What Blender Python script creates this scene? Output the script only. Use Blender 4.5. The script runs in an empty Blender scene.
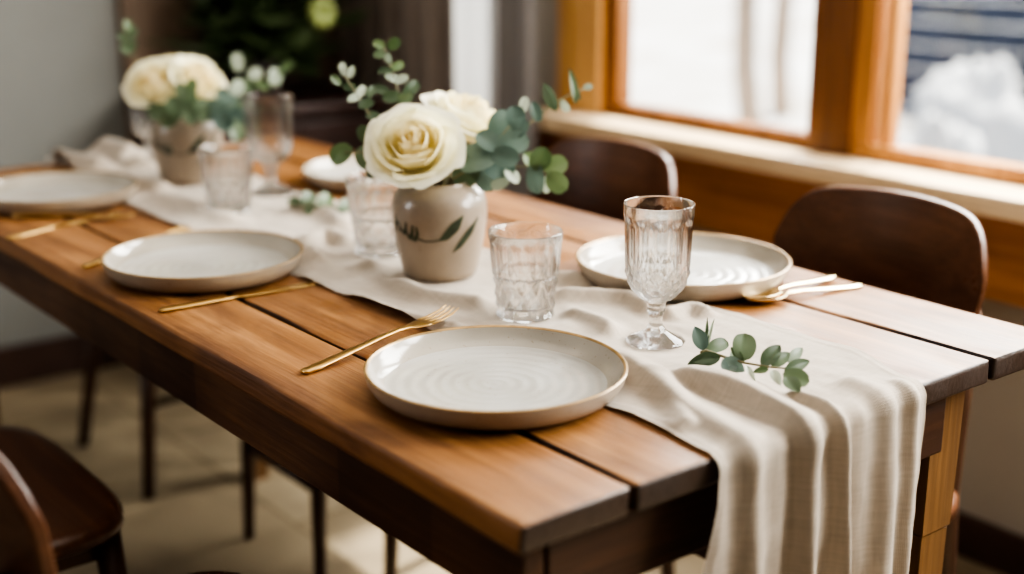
import bpy, bmesh, math, random
from mathutils import Vector, Matrix, noise

random.seed(7)
COL = bpy.context.scene.collection
PI = math.pi
TZ = 0.75                       # table top height

# ------------------------------------------------------------------ camera frame (used for camera and to measure points)
CAM = Vector((-0.7694, -0.6149, 1.23))
FPX = 1333.0
PITCH = math.atan(377 / 1333.0)
YAW = math.atan(1093 / 1385.0)
FH = Vector((math.cos(YAW), math.sin(YAW), 0))
RT = Vector((-math.sin(YAW), math.cos(YAW), 0))
FW = FH * math.cos(PITCH) - Vector((0, 0, 1)) * math.sin(PITCH)
UP = Vector((0, 0, 1)) * math.cos(PITCH) + FH * math.sin(PITCH)

def on_plane(x, y, z=TZ):
    d = FW * FPX + RT * (x - 512) + UP * (287 - y)
    return CAM + d * ((z - CAM.z) / d.z)

def at_depth(x, y, depth):
    return CAM + (FW * FPX + RT * (x - 512) + UP * (287 - y)) * (depth / FPX)

# ------------------------------------------------------------------ object helpers
def tag(o, label=None, cat=None, group=None, kind=None):
    if label: o['label'] = label
    if cat: o['category'] = cat
    if group: o['group'] = group
    if kind: o['kind'] = kind
    return o

def empty(name, loc=(0, 0, 0), rz=0.0):
    o = bpy.data.objects.new(name, None)
    o.empty_display_size = 0.05
    COL.objects.link(o)
    o.location = loc
    o.rotation_euler = (0, 0, rz)
    return o

def link(name, verts, faces, mats, parent=None, smooth=True, fmat=None, loc=None):
    me = bpy.data.meshes.new(name)
    me.from_pydata([tuple(v) for v in verts], [], faces)
    if not isinstance(mats, (list, tuple)): mats = [mats]
    for m in mats: me.materials.append(m)
    if fmat:
        for p, k in zip(me.polygons, fmat): p.material_index = k
    for p in me.polygons: p.use_smooth = smooth
    me.update()
    o = bpy.data.objects.new(name, me)
    COL.objects.link(o)
    if parent: o.parent = parent
    if loc is not None: o.location = loc
    return o

def copy_tree(o, parent=None):
    c = o.copy()
    COL.objects.link(c)
    if parent is not None: c.parent = parent
    for ch in list(o.children): copy_tree(ch, c)
    return c

class MB:
    """collects shapes that become ONE mesh object"""
    def __init__(s): s.v = []; s.f = []; s.m = []
    def add(s, verts, faces, k=0):
        n = len(s.v)
        s.v += [Vector(v) for v in verts]
        s.f += [tuple(i + n for i in f) for f in faces]
        s.m += [k] * len(faces)
        return s
    def box(s, a, b, bevel=0.0, k=0, seg=2, M=None):
        bm = bmesh.new()
        bmesh.ops.create_cube(bm, size=1)
        for v in bm.verts:
            v.co = Vector(((a[i] + b[i]) / 2 + v.co[i] * (b[i] - a[i]) for i in range(3)))
        if bevel > 0:
            bmesh.ops.bevel(bm, geom=bm.edges[:], offset=bevel, segments=seg, profile=0.6, affect='EDGES')
        bm.verts.index_update()
        vs = [v.co.copy() if M is None else M @ v.co for v in bm.verts]
        fs = [tuple(v.index for v in f.verts) for f in bm.faces]
        bm.free()
        return s.add(vs, fs, k)
    def lathe(s, prof, n=48, k=0, rmod=None, M=None, closed=False):
        vs = []; fs = []
        for (r, z) in prof:
            for j in range(n):
                a = 2 * PI * j / n
                rr = r if rmod is None else rmod(r, z, a)
                p = Vector((rr * math.cos(a), rr * math.sin(a), z))
                vs.append(p if M is None else M @ p)
        m = len(prof)
        for i in range(m - 1 + (1 if closed else 0)):
            i2 = (i + 1) % m
            for j in range(n):
                j2 = (j + 1) % n
                fs.append((i * n + j, i * n + j2, i2 * n + j2, i2 * n + j))
        return s.add(vs, fs, k)
    def tube(s, pts, rad, n=8, k=0):
        pts = [Vector(p) for p in pts]
        vs = []; fs = []
        ref = Vector((0, 0, 1))
        for i, p in enumerate(pts):
            t = (pts[min(i + 1, len(pts) - 1)] - pts[max(i - 1, 0)]).normalized()
            if abs(t.dot(ref)) > .95: ref = Vector((1, 0, 0)) if abs(t.x) < .9 else Vector((0, 1, 0))
            a = t.cross(ref).normalized(); b = t.cross(a).normalized()
            r = rad[i] if isinstance(rad, (list, tuple)) else rad
            for j in range(n):
                w = 2 * PI * j / n
                vs.append(p + a * (r * math.cos(w)) + b * (r * math.sin(w)))
        for i in range(len(pts) - 1):
            for j in range(n):
                j2 = (j + 1) % n
                fs.append((i * n + j, i * n + j2, (i + 1) * n + j2, (i + 1) * n + j))
        fs.append(tuple(range(n - 1, -1, -1)))
        fs.append(tuple((len(pts) - 1) * n + j for j in range(n)))
        return s.add(vs, fs, k)
    def bar(s, rows, n=12, p=2.6, k=0):
        """flat bar along local x: rows of (x, y, z, half width, half thickness)"""
        vs = []; fs = []
        for (x, y, z, w, t) in rows:
            for j in range(n):
                a = 2 * PI * j / n
                c, q = math.cos(a), math.sin(a)
                vs.append(Vector((x, y + w * math.copysign(abs(c) ** (2 / p), c), z + t * math.copysign(abs(q) ** (2 / p), q))))
        m = len(rows)
        for i in range(m - 1):
            for j in range(n):
                j2 = (j + 1) % n
                fs.append((i * n + j, i * n + j2, (i + 1) * n + j2, (i + 1) * n + j))
        fs.append(tuple(range(n - 1, -1, -1)))
        fs.append(tuple((m - 1) * n + j for j in range(n)))
        return s.add(vs, fs, k)
    def build(s, name, mats, parent=None, smooth=True, loc=None):
        o = link(name, s.v, s.f, mats, parent, smooth, s.m, loc)
        return o

def autosmooth(o, deg=35):
    me = o.data
    bm = bmesh.new(); bm.from_mesh(me)
    for e in bm.edges:
        if len(e.link_faces) == 2 and e.calc_face_angle(0) > math.radians(deg): e.smooth = False
    bm.to_mesh(me); bm.free()
    return o

# ------------------------------------------------------------------ materials
def new_mat(name):
    m = bpy.data.materials.new(name); m.use_nodes = True
    nt = m.node_tree; nt.nodes.clear()
    out = nt.nodes.new('ShaderNodeOutputMaterial')
    return m, nt, out

def N(nt, typ, **kw):
    n = nt.nodes.new(typ)
    for k, v in kw.items():
        if k.startswith('i_'): n.inputs[k[2:].replace('_', ' ')].default_value = v
        else: setattr(n, k, v)
    return n

def ramp(nt, stops, src):
    r = nt.nodes.new('ShaderNodeValToRGB')
    el = r.color_ramp.elements
    while len(el) < len(stops): el.new(0.5)
    for e, (p, c) in zip(el, stops):
        e.position = p; e.color = (c[0], c[1], c[2], 1)
    nt.links.new(src, r.inputs[0])
    return r

def mixc(nt, fac, a, b, mode='MIX'):
    n = nt.nodes.new('ShaderNodeMix'); n.data_type = 'RGBA'; n.blend_type = mode
    for sock, v in ((n.inputs[0], fac), (n.inputs[6], a), (n.inputs[7], b)):
        if isinstance(v, bpy.types.NodeSocket): nt.links.new(v, sock)
        elif isinstance(v, (int, float)): sock.default_value = v
        else: sock.default_value = (v[0], v[1], v[2], 1)
    return n.outputs[2]

def plain(name, col, rough=.5, metal=0., var=.12, scale=9., bump=0., coat=0., spec=.5, trans=0., sss=0.):
    m, nt, out = new_mat(name)
    b = N(nt, 'ShaderNodeBsdfPrincipled')
    tc = N(nt, 'ShaderNodeTexCoord')
    nz = N(nt, 'ShaderNodeTexNoise', i_Scale=scale, i_Detail=4.)
    nt.links.new(tc.outputs['Object'], nz.inputs['Vector'])
    d = [max(0, c * (1 - var)) for c in col]; l = [min(1, c * (1 + var)) for c in col]
    r = ramp(nt, [(.3, d), (.7, l)], nz.outputs[0])
    nt.links.new(r.outputs[0], b.inputs['Base Color'])
    b.inputs['Roughness'].default_value = rough
    b.inputs['Metallic'].default_value = metal
    b.inputs['Coat Weight'].default_value = coat
    b.inputs['Specular IOR Level'].default_value = spec
    if sss:
        b.inputs['Subsurface Weight'].default_value = sss
        b.inputs['Subsurface Radius'].default_value = (.02, .012, .006)
        b.inputs['Subsurface Scale'].default_value = .4
    if bump:
        bp = N(nt, 'ShaderNodeBump', i_Strength=bump, i_Distance=.01)
        nt.links.new(nz.outputs[0], bp.inputs['Height']); nt.links.new(bp.outputs[0], b.inputs['Normal'])
    nt.links.new(b.outputs[0], out.inputs[0])
    return m

def wood(name, dark, mid, light, axis=0, rough=(.28, .5), grain=1., end=None, coat=.0, bump=.25, knots=.5, seam=None, blocks=None, spec=.5, patch=False):
    m, nt, out = new_mat(name)
    b = N(nt, 'ShaderNodeBsdfPrincipled')
    tc = N(nt, 'ShaderNodeTexCoord'); oi = N(nt, 'ShaderNodeObjectInfo')
    off = N(nt, 'ShaderNodeVectorMath', operation='SCALE'); off.inputs[3].default_value = 7.3
    comb = N(nt, 'ShaderNodeCombineXYZ')
    for k in range(3): nt.links.new(oi.outputs['Random'], comb.inputs[k])
    nt.links.new(comb.outputs[0], off.inputs[0])
    add = N(nt, 'ShaderNodeVectorMath', operation='ADD')
    nt.links.new(tc.outputs['Object'], add.inputs[0]); nt.links.new(off.outputs[0], add.inputs[1])
    def mapped(along, across):
        mp = N(nt, 'ShaderNodeMapping')
        sc = [across * grain] * 3; sc[axis] = along * grain
        mp.inputs['Scale'].default_value = sc
        nt.links.new(add.outputs[0], mp.inputs['Vector'])
        return mp.outputs[0]
    n1 = N(nt, 'ShaderNodeTexNoise', i_Scale=1., i_Detail=6., i_Roughness=.6, i_Distortion=.6)
    nt.links.new(mapped(1.6, 16), n1.inputs['Vector'])
    n2 = N(nt, 'ShaderNodeTexNoise', i_Scale=1., i_Detail=5., i_Roughness=.65)
    nt.links.new(mapped(5, 150), n2.inputs['Vector'])
    n3 = N(nt, 'ShaderNodeTexNoise', i_Scale=1., i_Detail=3., i_Distortion=.8)
    nt.links.new(mapped(4, 9), n3.inputs['Vector'])
    c1 = ramp(nt, [(.25, dark), (.5, mid), (.75, light)], n1.outputs[0])
    fine = ramp(nt, [(.35, (.55, .5, .47)), (.6, (1, 1, 1))], n2.outputs[0])
    col = mixc(nt, .65, c1.outputs[0], fine.outputs[0], 'MULTIPLY')
    pat = ramp(nt, [(.32, (.45, .38, .34)), (.5, (1, 1, 1))], n3.outputs[0])
    col = mixc(nt, knots, col, pat.outputs[0], 'MULTIPLY')
    if blocks:
        sx = N(nt, 'ShaderNodeSeparateXYZ'); nt.links.new(tc.outputs['Object'], sx.inputs[0])
        mu = N(nt, 'ShaderNodeMath', operation='MULTIPLY'); nt.links.new(sx.outputs[blocks[0]], mu.inputs[0]); mu.inputs[1].default_value = blocks[1]
        fl = N(nt, 'ShaderNodeMath', operation='FLOOR'); nt.links.new(mu.outputs[0], fl.inputs[0])
        wn = N(nt, 'ShaderNodeTexWhiteNoise', noise_dimensions='1D'); nt.links.new(fl.outputs[0], wn.inputs['W'])
        rb = ramp(nt, [(0, (.4, .33, .28)), (1, (1.0, 1.0, 1.0))], wn.outputs['Value'])
        col = mixc(nt, .8, col, rb.outputs[0], 'MULTIPLY')
    if end is not None:
        ge = N(nt, 'ShaderNodeNewGeometry')
        sp = N(nt, 'ShaderNodeSeparateXYZ'); nt.links.new(ge.outputs['Normal'], sp.inputs[0])
        ab = N(nt, 'ShaderNodeMath', operation='ABSOLUTE'); nt.links.new(sp.outputs[axis], ab.inputs[0])
        rr = ramp(nt, [(.3, (0, 0, 0)), (.75, (1, 1, 1))], ab.outputs[0])
        ec = mixc(nt, .5, end, fine.outputs[0], 'MULTIPLY')
        col = mixc(nt, rr.outputs[0], col, ec)
    if seam is not None:  # plank sides darkened, shade of the gaps painted into the colour
        g2 = N(nt, 'ShaderNodeNewGeometry'); s2 = N(nt, 'ShaderNodeSeparateXYZ'); nt.links.new(g2.outputs['Normal'], s2.inputs[0])
        a2 = N(nt, 'ShaderNodeMath', operation='ABSOLUTE'); nt.links.new(s2.outputs[seam], a2.inputs[0])
        r2 = ramp(nt, [(.45, (1, 1, 1)), (.9, (.10, .08, .07))], a2.outputs[0])
        col = mixc(nt, 1., col, r2.outputs[0], 'MULTIPLY')
    nt.links.new(col, b.inputs['Base Color'])
    mr = N(nt, 'ShaderNodeMapRange'); nt.links.new((n3 if patch else n1).outputs[0], mr.inputs[0])
    mr.inputs[1].default_value = .3; mr.inputs[2].default_value = .7
    mr.inputs[3].default_value = rough[1]; mr.inputs[4].default_value = rough[0]
    nt.links.new(mr.outputs[0], b.inputs['Roughness'])
    b.inputs['Coat Weight'].default_value = coat
    b.inputs['Coat Roughness'].default_value = .25
    b.inputs['Specular IOR Level'].default_value = spec
    bp = N(nt, 'ShaderNodeBump', i_Strength=bump, i_Distance=.003)
    nt.links.new(n2.outputs[0], bp.inputs['Height']); nt.links.new(bp.outputs[0], b.inputs['Normal'])
    nt.links.new(b.outputs[0], out.inputs[0])
    return m

def glazed(name, col, col2, ring=0.0, rough=.16, speck=True):
    m, nt, out = new_mat(name)
    b = N(nt, 'ShaderNodeBsdfPrincipled')
    tc = N(nt, 'ShaderNodeTexCoord')
    nz = N(nt, 'ShaderNodeTexNoise', i_Scale=14., i_Detail=5.)
    nt.links.new(tc.outputs['Object'], nz.inputs['Vector'])
    r = ramp(nt, [(.35, col2), (.65, col)], nz.outputs[0])
    c = r.outputs[0]
    if speck:
        sp = N(nt, 'ShaderNodeTexNoise', i_Scale=260., i_Detail=1.)
        nt.links.new(tc.outputs['Object'], sp.inputs['Vector'])
        sr = ramp(nt, [(.24, (.62, .52, .4)), (.31, (1, 1, 1))], sp.outputs[0])
        c = mixc(nt, .55, c, sr.outputs[0], 'MULTIPLY')
    nt.links.new(c, b.inputs['Base Color'])
    b.inputs['Roughness'].default_value = rough
    b.inputs['Coat Weight'].default_value = .3
    b.inputs['Coat Roughness'].default_value = .08
    if ring:
        sx = N(nt, 'ShaderNodeVectorMath', operation='MULTIPLY'); sx.inputs[1].default_value = (1, 1, 0)
        nt.links.new(tc.outputs['Object'], sx.inputs[0])
        ln = N(nt, 'ShaderNodeVectorMath', operation='LENGTH'); nt.links.new(sx.outputs[0], ln.inputs[0])
        n4 = N(nt, 'ShaderNodeTexNoise', i_Scale=18., i_Detail=2.); nt.links.new(tc.outputs['Object'], n4.inputs['Vector'])
        ma = N(nt, 'ShaderNodeMath', operation='MULTIPLY_ADD'); nt.links.new(n4.outputs[0], ma.inputs[0]); ma.inputs[1].default_value = .012
        nt.links.new(ln.outputs['Value'], ma.inputs[2])
        mm = N(nt, 'ShaderNodeMath', operation='MULTIPLY'); nt.links.new(ma.outputs[0], mm.inputs[0]); mm.inputs[1].default_value = 420.
        si = N(nt, 'ShaderNodeMath', operation='SINE'); nt.links.new(mm.outputs[0], si.inputs[0])
        bp = N(nt, 'ShaderNodeBump', i_Strength=ring, i_Distance=.002)
        nt.links.new(si.outputs[0], bp.inputs['Height']); nt.links.new(bp.outputs[0], b.inputs['Normal'])
    nt.links.new(b.outputs[0], out.inputs[0])
    return m

def glass(name, clear=.4, rough=.0, tint=(1, 1, 1)):
    m, nt, out = new_mat(name)
    g = N(nt, 'ShaderNodeBsdfGlass'); g.inputs['IOR'].default_value = 1.48; g.inputs['Roughness'].default_value = rough
    t = N(nt, 'ShaderNodeBsdfTransparent')
    tc = N(nt, 'ShaderNodeTexCoord'); nz = N(nt, 'ShaderNodeTexNoise', i_Scale=3.)
    nt.links.new(tc.outputs['Object'], nz.inputs['Vector'])
    r = ramp(nt, [(0, [c * .97 for c in tint]), (1, tint)], nz.outputs[0])
    nt.links.new(r.outputs[0], g.inputs['Color']); nt.links.new(r.outputs[0], t.inputs['Color'])
    mx = N(nt, 'ShaderNodeMixShader'); mx.inputs[0].default_value = clear
    nt.links.new(g.outputs[0], mx.inputs[1]); nt.links.new(t.outputs[0], mx.inputs[2])
    nt.links.new(mx.outputs[0], out.inputs[0])
    return m

def pane_glass(name):
    m, nt, out = new_mat(name)
    g = N(nt, 'ShaderNodeBsdfGlossy'); g.inputs['Roughness'].default_value = .03
    t = N(nt, 'ShaderNodeBsdfTransparent'); t.inputs['Color'].default_value = (.97, .985, .98, 1)
    lw = N(nt, 'ShaderNodeLayerWeight'); pw = N(nt, 'ShaderNodeMath', operation='POWER'); nt.links.new(lw.outputs['Facing'], pw.inputs[0]); pw.inputs[1].default_value = 4.
    fr = N(nt, 'ShaderNodeMath', operation='MULTIPLY_ADD'); nt.links.new(pw.outputs[0], fr.inputs[0]); fr.inputs[1].default_value = .5; fr.inputs[2].default_value = .03
    tc = N(nt, 'ShaderNodeTexCoord'); nz = N(nt, 'ShaderNodeTexNoise', i_Scale=2.)
    nt.links.new(tc.outputs['Object'], nz.inputs['Vector'])
    bp = N(nt, 'ShaderNodeBump', i_Strength=.02); nt.links.new(nz.outputs[0], bp.inputs['Height']); nt.links.new(bp.outputs[0], g.inputs['Normal'])
    mx = N(nt, 'ShaderNodeMixShader')
    nt.links.new(fr.outputs[0], mx.inputs[0]); nt.links.new(t.outputs[0], mx.inputs[1]); nt.links.new(g.outputs[0], mx.inputs[2])
    nt.links.new(mx.outputs[0], out.inputs[0])
    return m

def linen(name, col, weave=1400., translucent=.15, bump=.35):
    m, nt, out = new_mat(name)
    b = N(nt, 'ShaderNodeBsdfPrincipled'); b.inputs['Roughness'].default_value = .85
    b.inputs['Sheen Weight'].default_value = .2
    tc = N(nt, 'ShaderNodeTexCoord')
    w1 = N(nt, 'ShaderNodeTexWave', bands_direction='X', i_Scale=weave / 6.28, i_Distortion=1.2, i_Detail=1.)
    w2 = N(nt, 'ShaderNodeTexWave', bands_direction='Y', i_Scale=weave / 6.28, i_Distortion=1.2, i_Detail=1.)
    nt.links.new(tc.outputs['UV'], w1.inputs['Vector']); nt.links.new(tc.outputs['UV'], w2.inputs['Vector'])
    ad = N(nt, 'ShaderNodeMath', operation='ADD'); nt.links.new(w1.outputs['Fac'], ad.inputs[0]); nt.links.new(w2.outputs['Fac'], ad.inputs[1])
    mp = N(nt, 'ShaderNodeMapping'); mp.inputs['Scale'].default_value = (30, 260, 1)
    mp2 = N(nt, 'ShaderNodeMapping'); mp2.inputs['Scale'].default_value = (260, 30, 1)
    nt.links.new(tc.outputs['UV'], mp.inputs[0]); nt.links.new(tc.outputs['UV'], mp2.inputs[0])
    s1 = N(nt, 'ShaderNodeTexNoise', i_Scale=1., i_Detail=3.); s2 = N(nt, 'ShaderNodeTexNoise', i_Scale=1., i_Detail=3.)
    nt.links.new(mp.outputs[0], s1.inputs[0]); nt.links.new(mp2.outputs[0], s2.inputs[0])
    sa = N(nt, 'ShaderNodeMath', operation='ADD'); nt.links.new(s1.outputs[0], sa.inputs[0]); nt.links.new(s2.outputs[0], sa.inputs[1])
    r = ramp(nt, [(.35, [c * .82 for c in col]), (.65, col)], N(nt, 'ShaderNodeMath', operation='MULTIPLY').outputs[0])
    half = r.inputs[0].links[0].from_node
    nt.links.new(sa.outputs[0], half.inputs[0]); half.inputs[1].default_value = .5
    nt.links.new(r.outputs[0], b.inputs['Base Color'])
    bp = N(nt, 'ShaderNodeBump', i_Strength=bump, i_Distance=.0006)
    a2 = N(nt, 'ShaderNodeMath', operation='ADD'); nt.links.new(ad.outputs[0], a2.inputs[0]); nt.links.new(sa.outputs[0], a2.inputs[1])
    nt.links.new(a2.outputs[0], bp.inputs['Height']); nt.links.new(bp.outputs[0], b.inputs['Normal'])
    tl = N(nt, 'ShaderNodeBsdfTranslucent'); nt.links.new(r.outputs[0], tl.inputs[0])
    mx = N(nt, 'ShaderNodeMixShader'); mx.inputs[0].default_value = translucent
    nt.links.new(b.outputs[0], mx.inputs[1]); nt.links.new(tl.outputs[0], mx.inputs[2])
    nt.links.new(mx.outputs[0], out.inputs[0])
    return m

def leafy(name, dark, light, back, rough=.45, translucent=.18):
    m, nt, out = new_mat(name)
    b = N(nt, 'ShaderNodeBsdfPrincipled'); b.inputs['Roughness'].default_value = rough
    oi = N(nt, 'ShaderNodeObjectInfo'); tc = N(nt, 'ShaderNodeTexCoord')
    nz = N(nt, 'ShaderNodeTexNoise', i_Scale=60., i_Detail=3.); nt.links.new(tc.outputs['Object'], nz.inputs['Vector'])
    ad = N(nt, 'ShaderNodeMath', operation='MULTIPLY_ADD'); nt.links.new(nz.outputs[0], ad.inputs[0]); ad.inputs[1].default_value = .45
    su = N(nt, 'ShaderNodeMath', operation='MULTIPLY'); nt.links.new(oi.outputs['Random'], su.inputs[0]); su.inputs[1].default_value = .6
    nt.links.new(su.outputs[0], ad.inputs[2])
    r = ramp(nt, [(.1, dark), (.75, light)], ad.outputs[0])
    ge = N(nt, 'ShaderNodeNewGeometry')
    c = mixc(nt, ge.outputs['Backfacing'], r.outputs[0], back)
    nt.links.new(c, b.inputs['Base Color'])
    tl = N(nt, 'ShaderNodeBsdfTranslucent'); nt.links.new(c, tl.inputs[0])
    mx = N(nt, 'ShaderNodeMixShader'); mx.inputs[0].default_value = translucent
    nt.links.new(b.outputs[0], mx.inputs[1]); nt.links.new(tl.outputs[0], mx.inputs[2])
    nt.links.new(mx.outputs[0], out.inputs[0])
    return m

M = {}
M['table'] = wood('table_wood', (.15, .062, .020), (.325, .15, .054), (.54, .28, .11), 0, (.26, .60), 1., end=(.055, .034, .025), knots=.75, bump=.35, coat=.0, patch=True)
M['table_in'] = wood('inner_plank_wood', (.15, .062, .020), (.325, .15, .054), (.54, .28, .11), 0, (.26, .60), 1., end=(.055, .034, .025), knots=.75, bump=.35, coat=.0, patch=True, seam=1)
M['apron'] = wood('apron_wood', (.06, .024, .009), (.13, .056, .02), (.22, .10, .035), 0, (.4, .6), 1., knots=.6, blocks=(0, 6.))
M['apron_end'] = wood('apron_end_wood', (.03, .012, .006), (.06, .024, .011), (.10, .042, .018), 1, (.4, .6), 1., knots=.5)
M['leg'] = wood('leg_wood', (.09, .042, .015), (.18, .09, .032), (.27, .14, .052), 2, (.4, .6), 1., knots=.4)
M['chair'] = wood('dark_chair_wood', (.045, .018, .009), (.10, .040, .019), (.17, .073, .036), 0, (.25, .42), .8, knots=.3, bump=.1)
M['chair_leg'] = wood('chair_leg_wood', (.035, .015, .008), (.075, .033, .016), (.13, .06, .028), 2, (.35, .5), .8, knots=.3, bump=.1)
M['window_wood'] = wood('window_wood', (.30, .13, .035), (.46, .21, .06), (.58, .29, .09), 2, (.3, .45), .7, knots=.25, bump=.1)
M['jamb'] = wood('lit_jamb_wood', (.50, .26, .08), (.64, .36, .13), (.72, .44, .18), 2, (.3, .45), .7, knots=.2, bump=.1)  # window wood lightened, the light falling on the post is in the colour
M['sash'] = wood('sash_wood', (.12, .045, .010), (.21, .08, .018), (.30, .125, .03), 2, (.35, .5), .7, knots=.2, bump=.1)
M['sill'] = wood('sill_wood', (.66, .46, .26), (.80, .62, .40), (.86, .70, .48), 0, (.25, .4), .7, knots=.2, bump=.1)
M['panel'] = wood('panel_wood', (.28, .11, .032), (.42, .18, .056), (.52, .24, .08), 0, (.4, .55), .6, knots=.3, bump=.1)
M['side'] = wood('sideboard_wood', (.02, .008, .006), (.04, .016, .011), (.065, .026, .018), 1, (.35, .5), .8, knots=.3)
M['brown'] = wood('brown_panel', (.18, .12, .08), (.23, .16, .11), (.28, .20, .14), 2, (.5, .65), .6, knots=.25, bump=.05)
M['wall'] = plain('grey_plaster', (.235, .232, .215), .9, var=.05, scale=4, bump=.05)
M['wall2'] = plain('beige_plaster', (.40, .36, .31), .9, var=.05, scale=4, bump=.05)
M['wall3'] = plain('dark_taupe_plaster', (.10, .095, .09), .9, var=.05, scale=4)
M['ceil'] = plain('white_plaster', (.7, .69, .66), .9, var=.03)
M['base'] = plain('dark_baseboard', (.05, .022, .014), .5, var=.2)
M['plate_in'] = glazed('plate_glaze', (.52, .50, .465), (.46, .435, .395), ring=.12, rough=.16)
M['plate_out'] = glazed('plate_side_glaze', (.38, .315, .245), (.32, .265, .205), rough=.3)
M['plate_wall'] = glazed('shaded_plate_wall_glaze', (.43, .385, .325), (.37, .33, .275), rough=.16)  # inner wall toned darker: shade and reflection painted into the glaze
M['rim'] = plain('bronze_rim', (.42, .27, .12), .25, .35, var=.3, scale=40)
M['vase'] = glazed('vase_glaze', (.33, .265, .20), (.27, .215, .16), rough=.32)
M['paint'] = plain('dark_green_brush_paint', (.028, .04, .018), .5, var=.4, scale=80)
M['gold'] = plain('brushed_gold', (.66, .43, .17), .30, 1.0, var=.08, scale=60)
M['palegold'] = plain('pale_gold', (.86, .70, .44), .2, 1.0, var=.06, scale=60)
M['glass'] = glass('cut_crystal', .22)
M['pane'] = pane_glass('window_glass')
M['linen'] = linen('natural_linen', (.50, .415, .33), translucent=.08)
M['leaf'] = leafy('eucalyptus_leaf', (.042, .07, .036), (.13, .18, .10), (.17, .21, .15))
M['bleaf'] = leafy('blue_eucalyptus_leaf', (.06, .10, .08), (.165, .235, .195), (.24, .30, .26))
M['pleaf'] = leafy('pale_eucalyptus_leaf', (.22, .29, .21), (.48, .54, .43), (.5, .55, .45))
M['gleaf'] = leafy('fresh_green_leaf', (.055, .095, .035), (.15, .21, .095), (.20, .25, .13))
M['dleaf'] = leafy('dark_plant_leaf', (.018, .036, .010), (.07, .115, .03), (.07, .10, .04))
M['stem'] = plain('brown_green_stem', (.17, .15, .075), .6, var=.3, scale=60)
M['curtain'] = linen('taupe_curtain', (.23, .185, .155), weave=500, translucent=.05, bump=.2)
M['sheer'] = linen('white_sheer', (.86, .88, .90), weave=500, translucent=.6, bump=.1)
M['greycloth'] = linen('grey_curtain', (.24, .22, .21), weave=500, translucent=.1, bump=.2)
M['pot'] = plain('dark_pot', (.035, .022, .018), .5, var=.2)
M['fruit'] = plain('yellow_green_bloom', (.17, .20, .055), .5, var=.25, scale=30)

def rose_mat():
    m, nt, out = new_mat('cream_petal')
    b = N(nt, 'ShaderNodeBsdfPrincipled'); b.inputs['Roughness'].default_value = .55
    tc = N(nt, 'ShaderNodeTexCoord')
    ln = N(nt, 'ShaderNodeVectorMath', operation='LENGTH'); nt.links.new(tc.outputs['Object'], ln.inputs[0])
    nz = N(nt, 'ShaderNodeTexNoise', i_Scale=35., i_Detail=3.); nt.links.new(tc.outputs['Object'], nz.inputs['Vector'])
    ma = N(nt, 'ShaderNodeMath', operation='MULTIPLY_ADD'); nt.links.new(nz.outputs[0], ma.inputs[0]); ma.inputs[1].default_value = .012; nt.links.new(ln.outputs['Value'], ma.inputs[2])
    r = ramp(nt, [(.0, (.95, .82, .52)), (.030, (.96, .87, .58)), (.052, (.96, .92, .68)), (.075, (.97, .95, .80))], ma.outputs[0])
    nt.links.new(r.outputs[0], b.inputs['Base Color'])
    tl = N(nt, 'ShaderNodeBsdfTranslucent'); nt.links.new(r.outputs[0], tl.inputs[0])
    mx = N(nt, 'ShaderNodeMixShader'); mx.inputs[0].default_value = .42
    nt.links.new(b.outputs[0], mx.inputs[1]); nt.links.new(tl.outputs[0], mx.inputs[2])
    nt.links.new(mx.outputs[0], out.inputs[0])
    return m
M['petal'] = rose_mat()

def floor_mat():
    m, nt, out = new_mat('tan_floor')
    b = N(nt, 'ShaderNodeBsdfPrincipled'); b.inputs['Roughness'].default_value = .65
    tc = N(nt, 'ShaderNodeTexCoord')
    nz = N(nt, 'ShaderNodeTexNoise', i_Scale=5., i_Detail=5., i_Distortion=.5); nt.links.new(tc.outputs['Object'], nz.inputs['Vector'])
    r = ramp(nt, [(.3, (.19, .145, .09)), (.7, (.33, .26, .165))], nz.outputs[0])
    br = N(nt, 'ShaderNodeTexBrick', i_Scale=1.0); br.offset = .5
    br.inputs['Mortar Size'].default_value = .006; br.inputs['Brick Width'].default_value = .6; br.inputs['Row Height'].default_value = .6
    br.inputs['Color1'].default_value = (1, 1, 1, 1); br.inputs['Color2'].default_value = (.92, .9, .88, 1); br.inputs['Mortar'].default_value = (.6, .57, .52, 1)
    nt.links.new(tc.outputs['Object'], br.inputs['Vector'])
    c = mixc(nt, 1., r.outputs[0], br.outputs[0], 'MULTIPLY')
    nt.links.new(c, b.inputs['Base Color'])
    nt.links.new(b.outputs[0], out.inputs[0])
    return m
M['floor'] = floor_mat()

# ------------------------------------------------------------------ room shell
XB, XF, YR, YL, ZC = 2.72, -2.4, 1.58, -2.3, 2.45
WZ0, WZ1 = 0.775, 1.98
def slab(name, a, b, m, parent=None, bevel=0, kind='structure'):
    o = MB().box(a, b, bevel).build(name, m, parent, smooth=False)
    if parent is None: tag(o, kind=kind)
    return o
slab('floor', (XF - .1, YL - .1, -.1), (XB + .1, YR + .12, 0), M['floor'])
slab('ceiling', (XF - .1, YL - .1, ZC), (XB + .1, YR + .12, ZC + .1), M['ceil'])
slab('wall_back', (XB, YL, 0), (XB + .1, YR + .12, ZC), M['wall'])
slab('wall_left', (XF - .1, YL - .1, 0), (XB + .1, YL, ZC), M['wall3'])
slab('wall_front', (XF - .1, YL, 0), (XF, YR + .12, ZC), M['wall3'])
WX0, WX1 = -1.9, 1.79        # window opening along x
wr = MB()
wr.box((XF, YR, 0), (XB, YR + .12, WZ0 - .03))
wr.box((XF, YR, WZ1), (XB, YR + .12, ZC))
wr.box((WX1, YR, WZ0 - .03), (1.98, YR + .12, WZ1)); wr.box((2.32, YR, WZ0 - .03), (XB, YR + .12, WZ1))
wr.box((XF, YR, WZ0 - .03), (WX0, YR + .12, WZ1))
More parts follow.
